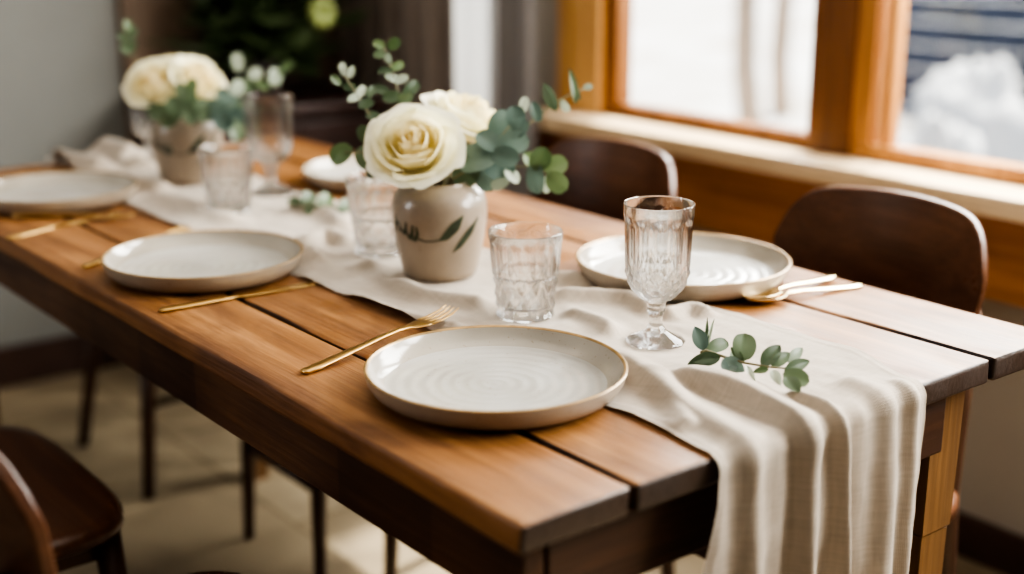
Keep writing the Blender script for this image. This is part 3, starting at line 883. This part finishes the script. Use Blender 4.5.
rose(c, view_axis(c, .42, 1.0, .45), .069, 'cream rose tilted up to the right, behind the large open one', 'roses in the front vase', 23, V1)
for (px, py, dd, ax, sz, sd, lab) in ((154, 82, -.05, (-.3, .6, .9), .056, 31, 'leftmost cream rose in the far vase'),
                                      (176, 71, .03, (0, .9, .6), .060, 47, 'middle cream rose at the top of the far bunch'),
                                      (199, 78, -.03, (.45, .7, .7), .054, 53, 'rightmost cream rose in the far vase')):
    c = at_depth(px, py, D2 + dd)
    rose(c, view_axis(c, *ax), sz, lab, 'roses in the far vase', sd, V2)

# ------------------------------------------------------------------ eucalyptus
def leaf_mesh(shape):
    """unit leaf: base at origin, tip at +x 1, half width ~ .5, normal +z"""
    nu, nv = 12, 6; vs = []; fs = []
    for i in range(nu + 1):
        t = i / nu
        if shape == 'round': w = math.sqrt(max(0, t * (1 - t))) * (1 + .12 * (t - .5))
        elif shape == 'oval': w = math.sin(PI * t ** .85) ** .75 * .5
        else: w = math.sin(PI * t ** .75) ** 1.05 * .5
        for j in range(nv + 1):
            u = -1 + 2 * j / nv
            z = .10 * abs(u) * w * 2 - .16 * (t - .45) ** 2 + .02 * math.sin(t * 5 + u * 2)
            vs.append((t, u * w, z))
    for i in range(nu):
        for j in range(nv):
            fs.append((i * (nv + 1) + j, (i + 1) * (nv + 1) + j, (i + 1) * (nv + 1) + j + 1, i * (nv + 1) + j + 1))
    me = bpy.data.meshes.new('leaf')
    me.from_pydata(vs, [], fs)
    for p in me.polygons: p.use_smooth = True
    return me
LEAF = {}
for sh in ('round', 'oval', 'lance'):
    for mk in ('leaf', 'bleaf', 'pleaf', 'gleaf', 'dleaf'):
        me = leaf_mesh(sh); me.materials.append(M[mk]); LEAF[sh, mk] = me
def add_leaf(root, base, tip, wid, nrm, sh='round', mk='leaf'):
    """leaf between two world points; root must be unrotated"""
    base, tip = Vector(base), Vector(tip)
    x = tip - base; L = x.length; x.normalize()
    y = Vector(nrm).cross(x).normalized(); z = x.cross(y)
    o = bpy.data.objects.new('leaf', LEAF[sh, mk]); COL.objects.link(o); o.parent = root
    mt = Matrix((x * L, y * wid, z * L * .8)).transposed().to_4x4()
    mt.translation = base - root.location
    o.matrix_local = mt
    return o
def euc(name, label, group, stem_px, depth0, depth1, leaves, mk='leaf', r=.0016, start=None, seed=1, cat='foliage'):
    """stem through photo-measured points at its real depth; leaves: cx, cy, length, width, angle, [material], [shape] measured across the view"""
    rnd = random.Random(seed)
    n = len(stem_px)
    pts = [at_depth(x, y, depth0 + (depth1 - depth0) * i / max(1, n - 1)) for i, (x, y) in enumerate(stem_px)]
    if start is not None: pts = [Vector(start)] + pts
    root = empty(name, pts[0]); tag(root, label, cat, group)
    MB().tube([p - root.location for p in pts], [r * (1 - .5 * i / len(pts)) for i in range(len(pts))], 6).build('stem', M['stem'], root)
    for lf in leaves:
        cx, cy, ln, wd, ang = lf[:5]
        mt = lf[5] if len(lf) > 5 else mk
        sh = lf[6] if len(lf) > 6 else 'round'
        # nearest stem point gives the depth
        best = min(pts, key=lambda p: (Vector((512 + FPX * (p - CAM).dot(RT) / (p - CAM).dot(FW), 287 - FPX * (p - CAM).dot(UP) / (p - CAM).dot(FW))) - Vector((cx, cy))).length)
        dep = (best - CAM).dot(FW) + rnd.uniform(-.018, .012)
        a = math.radians(ang); dx, dy = math.cos(a) * ln / 2, -math.sin(a) * ln / 2
        tl = rnd.uniform(-.012, .012)
        b = at_depth(cx - dx, cy - dy, dep); t = at_depth(cx + dx, cy + dy, dep + tl)
        nrm = (CAM - b).normalized() + RT * rnd.uniform(-.5, .5) + UP * rnd.uniform(-.1, .7)
        add_leaf(root, b, t, wd * dep / FPX, nrm, sh, mt)
    return root
GF = 'eucalyptus stems in the front vase'
euc('eucalyptus_branch', 'eucalyptus stem leaning far left out of the front vase', GF, [(398, 160), (378, 128), (360, 100), (346, 78), (337, 66)], D1 - .01, D1 - .01,
    [(343, 69, 15, 8, 100, 'pleaf'), (336, 80, 14, 9, 140), (351, 72, 14, 8, 70, 'pleaf'), (350, 87, 15, 10, 170), (361, 92, 16, 9, 60, 'pleaf'), (354, 98, 14, 8, 200, 'pleaf'), (366, 104, 17, 11, 10), (371, 92, 14, 9, 60), (374, 117, 18, 12, 150)], start=V1, seed=3)
euc('eucalyptus_branch', 'tallest upright eucalyptus stem above the large open rose', GF, [(410, 150), (402, 105), (394, 78), (388, 58), (382, 44)], D1, D1 + .02,
    [(379, 44, 13, 9, 160, 'gleaf'), (394, 44, 16, 12, 40, 'gleaf'), (380, 54, 14, 9, 190), (388, 58, 12, 8, 100, 'pleaf'), (397, 66, 16, 9, 20, 'gleaf'), (385, 71, 16, 9, 185), (392, 78, 15, 9, 160, 'pleaf'), (401, 79, 16, 9, 20, 'pleaf'), (411, 89, 22, 13, 45), (380, 90, 20, 12, 170), (392, 97, 20, 13, 190), (405, 98, 18, 12, 20)], start=V1, seed=4)
euc('eucalyptus_branch', 'short stem of dark oval leaves low on the left of the front vase', GF, [(400, 178), (380, 160), (360, 152), (345, 152)], D1 - .03, D1 - .02,
    [(341, 154, 26, 22, 215, 'gleaf'), (366, 157, 26, 22, 100, 'leaf'), (376, 146, 22, 16, 120, 'leaf'), (372, 170, 18, 12, 260, 'leaf'), (364, 134, 20, 14, 110, 'leaf'), (388, 171, 22, 14, 250, 'leaf')], start=V1, seed=5)
euc('eucalyptus_branch', 'cluster of big blue-green eucalyptus leaves right of the large rose', GF, [(452, 180), (475, 165), (495, 145), (510, 125), (520, 112)], D1 - .05, D1 - .03,
    [(503, 127, 36, 32, 60, 'bleaf'), (516, 118, 26, 20, 100, 'bleaf'), (479, 158, 46, 34, 200, 'bleaf'), (497, 165, 40, 32, 320, 'bleaf'), (513, 143, 34, 24, 10, 'bleaf'), (466, 172, 34, 28, 240, 'leaf'), (488, 141, 28, 22, 140, 'bleaf'), (505, 157, 30, 22, 350, 'bleaf'), (484, 178, 32, 20, 300, 'bleaf'), (500, 184, 20, 12, 200, 'pleaf'), (512, 176, 20, 14, 320, 'pleaf'), (520, 128, 22, 16, 60, 'bleaf'), (458, 158, 26, 20, 150, 'leaf'), (524, 105, 18, 10, 80, 'pleaf')], start=V1, seed=6)
euc('eucalyptus_branch', 'drooping spray of fresh green round leaves at the right of the front vase', GF, [(470, 180), (505, 168), (528, 166), (545, 172)], D1 - .02, D1 - .03,
    [(540, 159, 26, 22, 60, 'gleaf'), (556, 166, 26, 22, 20, 'gleaf'), (557, 182, 26, 22, 320, 'gleaf'), (536, 178, 34, 20, 275, 'bleaf'), (547, 184, 20, 8, 265, 'pleaf'), (530, 160, 18, 14, 130, 'gleaf')], start=V1, seed=7)
euc('eucalyptus_branch', 'thin eucalyptus twig reaching up right toward the window', GF, [(485, 165), (522, 130), (548, 108), (566, 96), (588, 87)], D1 + .01, D1 + .03,
    [(550, 97, 32, 13, 115, 'leaf', 'oval'), (573, 86, 36, 9, 100, 'leaf', 'oval'), (588, 87, 10, 7, 10, 'pleaf'), (565, 106, 14, 9, 300, 'pleaf'), (536, 112, 22, 12, 110, 'bleaf'), (577, 94, 14, 6, 300, 'leaf', 'oval')], start=V1, seed=8)
GB = 'eucalyptus stems in the far vase'
euc('eucalyptus_branch', 'blurred eucalyptus stem spreading right from the far vase', GB, [(205, 118), (225, 100), (250, 82), (270, 76), (290, 70)], D2 - .02, D2,
    [(238, 62, 20, 13, 100, 'pleaf'), (237, 88, 20, 15, 60, 'pleaf'), (255, 74, 16, 13, 20, 'pleaf'), (275, 77, 20, 15, 80, 'pleaf'), (286, 68, 20, 11, 40, 'gleaf'), (262, 84, 18, 12, 330, 'gleaf'), (225, 96, 22, 16, 150, 'bleaf'), (219, 108, 26, 20, 200, 'bleaf'), (248, 86, 18, 12, 300, 'leaf')], start=V2, seed=9)
euc('eucalyptus_branch', 'blue-green eucalyptus leaves hanging below the far roses on the right', GB, [(200, 122), (215, 120), (228, 118), (236, 122)], D2 - .05, D2 - .04,
    [(222, 118, 30, 22, 290, 'bleaf'), (235, 116, 26, 20, 300, 'bleaf'), (212, 110, 26, 20, 60, 'bleaf'), (236, 130, 24, 16, 280, 'leaf'), (200, 112, 24, 16, 120, 'leaf'), (228, 104, 24, 18, 40, 'bleaf'), (244, 108, 18, 12, 320, 'leaf')], start=V2, seed=10)
euc('eucalyptus_branch', 'dark leafy sprig between the far roses and the rim of their vase', GB, [(185, 118), (178, 108), (170, 108), (160, 112)], D2 - .09, D2 - .09,
    [(160, 112, 26, 18, 190, 'leaf'), (175, 108, 26, 18, 100, 'leaf'), (188, 102, 26, 18, 70, 'leaf'), (192, 88, 22, 14, 80, 'gleaf'), (182, 92, 22, 12, 110, 'leaf'), (170, 118, 24, 16, 220, 'leaf'), (200, 108, 24, 16, 40, 'leaf'), (152, 108, 20, 12, 160, 'leaf'), (188, 114, 24, 14, 300, 'leaf')], start=V2, seed=12)
euc('eucalyptus_branch', 'lone upright sprig at the upper left of the far roses', GB, [(160, 100), (140, 70), (130, 45), (128, 26)], D2 + .02, D2 + .03,
    [(128, 26, 14, 9, 95), (133, 34, 15, 9, 60), (124, 38, 15, 9, 130), (131, 47, 15, 9, 50), (126, 50, 14, 8, 140)], start=V2, seed=13)

# sprig lying on the runner in front
def sprig(label, stem, leaves, z=.022, seed=2):
    rnd = random.Random(seed)
    pts = [on_plane(x, y, RZ + z + .004) for x, y in stem]
    root = empty('eucalyptus_sprig', (pts[0].x, pts[0].y, RZ)); tag(root, label, 'foliage', 'eucalyptus sprigs lying on the runner')
    MB().tube([p - root.location for p in pts], [.0017 - .0008 * i / len(pts) for i in range(len(pts))], 7).build('stem', M['stem'], root)
    for (bx, by, tx, ty, wd, mk, sh, f) in leaves:
        b = on_plane(bx, by, RZ + z + .004)
        dep = (b - CAM).dot(FW)
        # f: 0 lies on the cloth, 1 stands up facing the room
        t1 = at_depth(tx, ty, dep); t0_ = on_plane(tx, ty, RZ + z)
        t = t0_.lerp(t1, f)
        if t.z < RZ + .004: t.z = RZ + .004
        nrm = (CAM - b).normalized() * (.4 + f) + Vector((0, 0, 1)) * (1 - f) + RT * rnd.uniform(-.25, .25)
        add_leaf(root, b, t, wd * dep / FPX, nrm, sh, mk)
    return root
ox, oy, kk = 680, 300, 1 / 5.74
S = lambda x, y: (ox + x * kk, oy + y * kk)
def LS(bx, by, tx, ty, w, mk, sh, f): return S(bx, by) + S(tx, ty) + (w * kk, mk, sh, f)
sprig('small eucalyptus sprig lying on the runner right of the goblet', [S(120, 300), S(150, 290), S(230, 318), S(300, 340), S(370, 360), S(450, 374), S(520, 385), S(610, 392)],
      [LS(140, 290, 85, 150, 92, 'bleaf', 'oval', .9), LS(145, 285, 158, 95, 26, 'leaf', 'lance', .9), LS(152, 285, 198, 98, 22, 'pleaf', 'lance', .9),
       LS(150, 292, 278, 238, 84, 'leaf', 'round', .7), LS(235, 325, 42, 368, 88, 'leaf', 'oval', .6), LS(200, 330, 60, 350, 70, 'leaf', 'oval', .5),
       LS(365, 352, 372, 188, 138, 'leaf', 'round', .85), LS(365, 352, 290, 268, 46, 'gleaf', 'oval', .8), LS(300, 335, 268, 420, 100, 'bleaf', 'round', .5), LS(240, 340, 372, 410, 96, 'bleaf', 'oval', .55),
       LS(375, 370, 438, 480, 34, 'pleaf', 'lance', .5), LS(468, 380, 578, 256, 96, 'leaf', 'oval', .85), LS(525, 382, 632, 300, 76, 'leaf', 'oval', .8),
       LS(620, 360, 704, 272, 66, 'pleaf', 'oval', .8), LS(598, 410, 748, 346, 74, 'leaf', 'oval', .7), LS(588, 425, 745, 470, 110, 'leaf', 'round', .6), LS(600, 440, 690, 530, 96, 'leaf', 'oval', .5),
       LS(510, 395, 418, 415, 46, 'gleaf', 'oval', .5), LS(525, 400, 578, 490, 60, 'pleaf', 'oval', .5), LS(290, 330, 335, 280, 40, 'pleaf', 'oval', .7)], seed=2)
sprig('blurred eucalyptus sprig lying on the runner left of the tumbler by the front vase', [(288, 205), (305, 206), (322, 208), (345, 216)],
      [(305, 206, 312, 192, 16, 'leaf', 'round', .8), (306, 206, 318, 214, 15, 'leaf', 'round', .5), (320, 208, 330, 194, 16, 'gleaf', 'round', .8), (322, 208, 338, 216, 16, 'gleaf', 'round', .5), (340, 212, 350, 200, 14, 'leaf', 'round', .8), (300, 205, 288, 198, 13, 'leaf', 'round', .6), (335, 212, 342, 226, 14, 'bleaf', 'round', .5)], z=.012, seed=5)

# ------------------------------------------------------------------ cutlery
def place(o, a, b, lift=0.0, za=TZ, zb=TZ):
    """a: world xy of handle end, b: towards head"""
    a, b = Vector(a), Vector(b)
    o.location = (a.x, a.y, za + lift)
    d = b - a
    o.rotation_euler = (0, -math.atan2(zb - za, d.length), math.atan2(d.y, d.x))
def fork(label, L=.205, mk='gold', group='gold forks'):
    o = MB().bar([(0, 0, .0022, .0035, .0014), (.003, 0, .0022, .0062, .0020), (.02, 0, .0024, .0068, .0021), (.06, 0, .0040, .0055, .0019), (.10, 0, .0058, .0038, .0019), (.125, 0, .0060, .0030, .0020), (.138, 0, .0052, .0036, .0018), (.148, 0, .0042, .0085, .0012), (.158, 0, .0036, .0112, .0010), (.166, 0, .0036, .0118, .0009)], 14).build('dinner_fork', M[mk])
    for q in range(4):
        y = -.0099 + .0066 * q
        MB().bar([(.164, y, .0036, .0020, .0009), (.178, y * .99, .0036, .0017, .0009), (.194, y * .95, .0052, .0015, .0008), (L, y * .9, .0085, .0007, .0005)], 8).build('tine', M[mk], o)
    tag(o, label, 'fork', group)
    return o
def knife(label, mk='gold', group='gold knives'):
    o = MB().bar([(0, 0, .0024, .004, .0014), (.004, 0, .0024, .0072, .0022), (.03, 0, .0024, .0078, .0023), (.08, 0, .0024, .0060, .0022), (.105, 0, .0024, .0050, .0020)], 14).build('table_knife', M[mk])
    MB().bar([(.103, 0, .0024, .0050, .0016), (.115, 0, .0022, .0078, .0010), (.16, .0005, .0020, .0094, .0008), (.200, .001, .0018, .0088, .0007), (.217, .003, .0018, .0055, .0006), (.224, .006, .0018, .0010, .0004)], 12).build('blade', M[mk], o)
    tag(o, label, 'knife', group)
    return o
def spoon(label, L=.19, mk='palegold', group='pale gold spoons'):
    o = MB().bar([(0, 0, .0022, .004, .0014), (.003, 0, .0022, .0080, .0020), (.02, 0, .0025, .0078, .0020), (.06, 0, .0050, .0055, .0019), (.10, 0, .0078, .0036, .0020), (.125, 0, .0075, .0030, .0020), (.134, 0, .0060, .0040, .0014)], 14).build('table_spoon', M[mk])
    b = MB(); vs = []; fs = []; n, m = 12, 20
    for side in (0, 1):
        st = len(vs)
        for i in range(n + 1):
            r = i / n
            for j in range(m):
                a = 2 * PI * j / m
                x = .160 + .031 * r * math.cos(a); y = .0205 * r * math.sin(a) * (1 - .12 * math.cos(a))
                z = .0088 * r * r + (.0016 if side == 0 else .0004) - .001 * (1 - r)
                vs.append((x, y, z))
        for i in range(n):
            for j in range(m):
                q = (st + i * m + j, st + (i + 1) * m + j, st + (i + 1) * m + (j + 1) % m, st + i * m + (j + 1) % m)
                fs.append(q if side == 0 else q[::-1])
    e0, e1 = n * m, (n + 1) * m + n * m
    for j in range(m): fs.append((e0 + j, e1 + j, e1 + (j + 1) % m, e0 + (j + 1) % m))
    b.add(vs, fs); b.build('bowl', M[mk], o)
    tag(o, label, 'spoon', group)
    return o
f1 = fork('gold dinner fork leaning at the left of the front plate'); f1.scale = (1.15,) * 3
place(f1, (.430, .046), (.478, .290), .0004, TZ, TZ + .014)
f2 = fork('gold fork mostly hidden behind the second plate on the left'); f2.scale = (1.12,) * 3
place(f2, (1.005, .026), (1.125, .262), .0004, TZ, TZ + .004)
k2 = knife('gold table knife lying in front of the second plate on the left'); place(k2, (.742, .022), (.738, .245), .0003)
k3 = knife('gold knife in front of the farthest left plate, nearer the table edge'); place(k3, (1.24, -.0), (1.325, .215), .0003)
f3 = fork('gold fork beside the farthest left plate'); place(f3, (1.385, .055), (1.22, .225), .0030)
sA = spoon('pale gold spoon beside the window-side plate, handle nearer the table end'); place(sA, (.279, .800), (.304, .655), .0004)
sB = spoon('pale gold spoon nested behind another, handle nearer the window-side plate'); place(sB, (.322, .800), (.312, .655), .0034)

# ------------------------------------------------------------------ chairs
def superellipse(a, b, p, n):
    out = []
    for j in range(n):
        t = 2 * PI * j / n; c, q = math.cos(t), math.sin(t)
        out.append((a * math.copysign(abs(c) ** (2 / p), c), b * math.copysign(abs(q) ** (2 / p), q)))
    return out
def make_chair(label, ws=1.0):
    """local +y faces the table; origin on the floor under the seat"""
    t = empty('dining_chair'); tag(t, label, 'chair', 'dark wooden dining chairs')
    # dished seat slab
    n = 48; b = MB(); vs = []; fs = []
    rings = [(.0, .441, .0), (.35, .442, 0), (.7, .446, 0), (.9, .4495, 0), (.97, .4490, 0), (1., .443, 0), (1., .430, 0), (.975, .424, 0), (.6, .422, 0), (.0, .422, 0)]
    for (f, z, _) in rings:
        for (x, y) in superellipse(.215 * ws * max(f, .002), .195 * max(f, .002), 4.2, n): vs.append((x * (1 + .06 * y / .195), y, z))
    for i in range(len(rings) - 1):
        for j in range(n): fs.append((i * n + j, (i + 1) * n + j, (i + 1) * n + (j + 1) % n, i * n + (j + 1) % n))
    b.add(vs, [f[::-1] for f in fs]); b.build('seat', M['chair'], t)
    # curved back panel with rounded top corners
    vs = []; fs = []; nu, nv = 36, 20; W = .182 * ws; zb = .56; th = .015
    def P(u, v, side):
        x = u * W * (.93 + .07 * v)
        zt = .835 - .012 * abs(u) ** 2 - .075 * abs(u) ** 9
        zb_ = zb + .05 * abs(u) ** 8
        z = zb_ + (zt - zb_) * v
        y = -.178 - .13 * (z - .45) + .055 * u * u + (-th if side else 0)
        return (x, y, z)
    for side in (0, 1):
        for i in range(nv + 1):
            for j in range(nu + 1): vs.append(P(-1 + 2 * j / nu, i / nv, side))
    K = (nv + 1) * (nu + 1)
    for i in range(nv):
        for j in range(nu):
            q = (i * (nu + 1) + j, i * (nu + 1) + j + 1, (i + 1) * (nu + 1) + j + 1, (i + 1) * (nu + 1) + j)
            fs.append(q[::-1]); fs.append(tuple(k + K for k in q))
    loop = [j for j in range(nu + 1)] + [i * (nu + 1) + nu for i in range(1, nv + 1)] + [nv * (nu + 1) + j for j in range(nu - 1, -1, -1)] + [i * (nu + 1) for i in range(nv - 1, 0, -1)]
    for a, c in zip(loop, loop[1:] + loop[:1]): fs.append((a, c, c + K, a + K))
    bo = link('backrest', vs, fs, M['chair'], t)
    bv = bo.modifiers.new('bevel', 'BEVEL'); bv.width = .004; bv.segments = 2; bv.limit_method = 'ANGLE'; bv.angle_limit = math.radians(50)
    autosmooth(bo, 50)
    for sx in (-1, 1):
        MB().tube([(sx * .165 * ws, .155, .424), (sx * .172 * ws, .168, .2), (sx * .178 * ws, .176, 0)], [.019, .016, .0115], 14).build('leg', M['chair_leg'], t)
        MB().tube([(sx * .150 * ws, -.200, .70), (sx * .150 * ws, -.186, .56), (sx * .150 * ws, -.172, .44), (sx * .158 * ws, -.186, .22), (sx * .166 * ws, -.215, 0)], [.010, .015, .019, .016, .0115], 14).build('leg', M['chair_leg'], t)
        MB().box((sx * .150 * ws - .009, -.165, .375), (sx * .150 * ws + .009, .15, .423), .003).build('seat_rail', M['chair'], t, smooth=False)
    MB().box((-.15 * ws, .142, .375), (.15 * ws, .160, .423), .003).build('seat_rail', M['chair'], t, smooth=False)
    MB().tube([(-.168 * ws, .166, .20), (.168 * ws, .166, .20)], .010, 10).build('stretcher', M['chair_leg'], t)
    return t
ch = make_chair('dark wooden chair at the bottom left corner, only its curved back edge showing')
ch.location = (.425, -.135, 0); ch.rotation_euler = (0, 0, 0)
def chair_at(x, y, rz, label, sx=1.0):
    c = copy_tree(ch); c.location = (x, y, 0); c.rotation_euler = (0, 0, rz); c.scale = (sx, 1, 1); c['label'] = label
    return c
chair_at(1.05, -.180, 0, 'dark wooden chair with its seat corner reaching toward the table', 1.1)
chair_at(.367, .775, PI, 'dark wooden chair by the window, nearest the right edge of the table end')
chair_at(.945, .765, PI, 'dark wooden chair by the window, behind the stemmed goblet')
chair_at(1.36, .672, PI, 'chair pushed under the window side of the table, its legs showing under the left apron', .80)
st = empty('wooden_stool', (2.00, .60, 0)); tag(st, 'dark wooden stool at the far head of the table, two legs seen under the apron', 'stool')
b = MB(); b.lathe([(.0005, .400), (.18, .400), (.20, .404), (.208, .415), (.204, .428), (.19, .432), (.0005, .430)], 48); b.build('seat', M['chair'], st)
for ax_ in (-1, 1):
    for ay in (-1, 1): MB().tube([(ax_ * .13, ay * .13, .40), (ax_ * .19, ay * .185, 0)], [.019, .013], 12).build('leg', M['chair_leg'], st)
    MB().tube([(ax_ * .16, -.155, .2), (ax_ * .16, .155, .2)], .009, 8).build('stretcher', M['chair_leg'], st)

# ------------------------------------------------------------------ sideboard, plant, curtains
sb = empty('sideboard', (2.46, 1.07, 0)); tag(sb, 'dark brown wooden sideboard against the back wall beneath the leafy plant', 'sideboard')
MB().box((-.20, -.26, .10), (.215, .26, .72), .004).build('cabinet_body', M['side'], sb, smooth=False)
MB().box((-.225, -.28, .72), (.235, .28, .75), .006).build('top', M['side'], sb, smooth=False)
for q in range(2):
    d = MB().box((-.218, -.25 + .252 * q, .13), (-.201, -.002 + .252 * q, .70), .004).build('door', M['side'], sb, smooth=False)
    MB().lathe([(.0004, 0), (.008, 0), (.011, .012), (.008, .018), (.0004, .019)], 16, M=Matrix.Translation((-.218, -.04 + .09 * q, .45)) @ Matrix.Rotation(-PI / 2, 4, 'Y')).build('knob', M['palegold'], d)
for sx in (-.18, .19):
    for sy in (-.23, .23): MB().tube([(sx, sy, .10), (sx, sy, 0)], [.02, .014], 10).build('leg', M['side'], sb)
pl = empty('leafy_plant', (2.48, 1.07, .75)); tag(pl, 'dark leafy potted plant on the sideboard with one yellow-green bloom', 'plant')
MB().lathe([(.0005, .001), (.065, 0), (.075, .01), (.088, .085), (.09, .10), (.082, .10), (.078, .085), (.0005, .08)], 40).build('pot', M['pot'], pl)
rp = random.Random(5)
tips = []
for q in range(46):
    a = rp.uniform(0, 2 * PI); rr = rp.uniform(.05, .36); h = rp.uniform(.10, .52)
    tips.append(Vector((rr * .55 * math.cos(a), rr * math.sin(a) * 1.0, h)))
sm = MB()
for tpt in tips: sm.tube([(0, 0, .08), (tpt.x * .4, tpt.y * .4, .08 + (tpt.z - .08) * .6), tpt], [.005, .004, .002], 5)
sm.build('stems', M['dleaf'], pl)
fv = []; ff = []
me_l = LEAF['oval', 'dleaf']
lvv = [v.co.copy() for v in me_l.vertices]; lff = [tuple(p.vertices) for p in me_l.polygons]
fo = MB()
for tpt in tips:
    for q in range(7):
        d = Vector((rp.uniform(-1, 1), rp.uniform(-1, 1), rp.uniform(-.7, .8))).normalized()
        L = rp.uniform(.09, .15); w = L * .5
        y = d.cross(Vector((rp.uniform(-.3, .3), rp.uniform(-.3, .3), 1))).normalized(); z = d.cross(y)
        base = tpt * rp.uniform(.6, 1.0)
        if base.z < .1: base.z = .1 + rp.random() * .05
        pts = [base + d * (v.x * L) + y * (v.y * w) + z * (v.z * L) for v in lvv]
        if max(p.x for p in pts) > .19 or max(p.y for p in pts) > .27 or min(p.y for p in pts) < -.17: continue
        fo.add(pts, lff)
fo.build('foliage', M['dleaf'], pl)
fc = along(320, 13, 1.06) - Vector((2.48, 1.07, .75))
bl = MB()
for q in range(9):
    a = q * 2 * PI / 9; el = .5 + .35 * (q % 2)
    d = Vector((-.6 * math.sin(el), math.cos(a), math.sin(a) + .1)).normalized()
    bl.lathe([(.0003, 0), (.010, .008), (.014, .022), (.010, .036), (.0004, .042)], 10, M=Matrix.Translation(fc) @ d.to_track_quat('Z', 'Y').to_matrix().to_4x4())
bl.build('bloom', M['fruit'], pl)
def curtain(name, x0, x1, Y, amp, per, mat, label, z0=.03, z1=2.35):
    vs = []; fs = []; n, m = 120, 14; uv = []
    for i in range(m + 1):
        z = z0 + (z1 - z0) * i / m
        for j in range(n + 1):
            t = j / n; x = x0 + (x1 - x0) * t
            g = 1 - .25 * i / m
            vs.append((x + .006 * math.sin(t * 9 + z), Y + amp * g * math.sin(2 * PI * x / per + .5 * math.sin(z * 1.7)) + .3 * amp * noise.noise(Vector((x * 11, z * 1.2, Y))), z)); uv.append((x, z))
    for i in range(m):
        for j in range(n): fs.append((i * (n + 1) + j, (i + 1) * (n + 1) + j, (i + 1) * (n + 1) + j + 1, i * (n + 1) + j + 1))
    o = link(name, vs, fs, mat)
    ul = o.data.uv_layers.new(name='UVMap')
    for lp in o.data.loops: ul.data[lp.index].uv = uv[lp.vertex_index]
    tag(o, label, 'curtain')
    return o
curtain('curtain', 2.045, 2.64, 1.435, .022, .11, M['curtain'], 'long taupe curtain hanging in folds in the corner beyond the window')
curtain('curtain', 1.87, 2.16, 1.478, .007, .09, M['sheer'], 'narrow white sheer curtain between the taupe and the grey curtain')
curtain('curtain', 1.735, 1.885, 1.435, .014, .10, M['greycloth'], 'narrow grey curtain right beside the wooden window post')


# ------------------------------------------------------------------ light
w = bpy.data.worlds.new('World'); bpy.context.scene.world = w; w.use_nodes = True
nt = w.node_tree; nt.nodes.clear()
out = nt.nodes.new('ShaderNodeOutputWorld'); bg = nt.nodes.new('ShaderNodeBackground')
tc = nt.nodes.new('ShaderNodeTexCoord'); sx = nt.nodes.new('ShaderNodeSeparateXYZ')
nt.links.new(tc.outputs['Generated'], sx.inputs[0])
r = ramp(nt, [(.45, (.85, .86, .88)), (.65, (.80, .88, 1.0))], sx.outputs[2])
nt.links.new(r.outputs[0], bg.inputs[0]); bg.inputs[1].default_value = 1.3
nt.links.new(bg.outputs[0], out.inputs[0])
def area(name, loc, target, sx, sy, power, col):
    l = bpy.data.lights.new(name, 'AREA'); l.shape = 'RECTANGLE'; l.size = sx; l.size_y = sy; l.energy = power; l.color = col
    o = bpy.data.objects.new(name, l); COL.objects.link(o); o.location = loc
    o.rotation_euler = (Vector(target) - Vector(loc)).to_track_quat('-Z', 'Y').to_euler()
    return o
area('window_light', (.1, 1.80, 1.62), (.3, .0, .75), 3.2, .85, 275, (1.0, .97, .93))
area('overhead_fill', (.9, .35, 2.43), (.9, .35, 0), 1.8, 1.4, 12, (1.0, .90, .78))  # added fill from overhead, brightens the upward faces
area('side_fill', (1.9, -2.2, 1.5), (.6, .6, .7), .5, 1.1, 26, (.95, .97, 1.0))  # added lamp by the windowless left wall, for fill and glass glints
s = bpy.data.lights.new('sun', 'SUN'); s.energy = 14.0; s.angle = math.radians(3); s.color = (1.0, .93, .82)
so = bpy.data.objects.new('sun', s); COL.objects.link(so)
so.rotation_euler = Vector((-.12, -.52, -.85)).to_track_quat('-Z', 'Y').to_euler()

# ------------------------------------------------------------------ camera
cd = bpy.data.cameras.new('camera'); cam = bpy.data.objects.new('camera', cd); COL.objects.link(cam)
cd.sensor_fit = 'HORIZONTAL'; cd.sensor_width = 36; cd.lens = FPX / 1024 * 36
cam.matrix_world = Matrix(((RT.x, UP.x, -FW.x, CAM.x), (RT.y, UP.y, -FW.y, CAM.y), (RT.z, UP.z, -FW.z, CAM.z), (0, 0, 0, 1)))
cd.clip_start = .02
cd.dof.use_dof = True; cd.dof.focus_distance = 1.47; cd.dof.aperture_fstop = 1.7
sc = bpy.context.scene
sc.camera = cam
sc.view_settings.view_transform = 'AgX'
sc.view_settings.look = 'AgX - High Contrast'
sc.view_settings.exposure = -0.26
sc.cycles.use_denoising = True
sc.cycles.max_bounces = 14; sc.cycles.transparent_max_bounces = 24; sc.cycles.transmission_bounces = 12
sc.cycles.sample_clamp_indirect = 6

# the plan above is drawn with y growing to the right of the table's long axis; turn it into Blender's right-handed axes
MIR = Matrix.Diagonal((1, -1, 1, 1))
for o in list(COL.objects):
    o.matrix_basis = (MIR @ o.matrix_basis) if o.type == 'CAMERA' else (MIR @ o.matrix_basis @ MIR)
for me in bpy.data.meshes:
    for v in me.vertices: v.co.y = -v.co.y
    me.flip_normals()
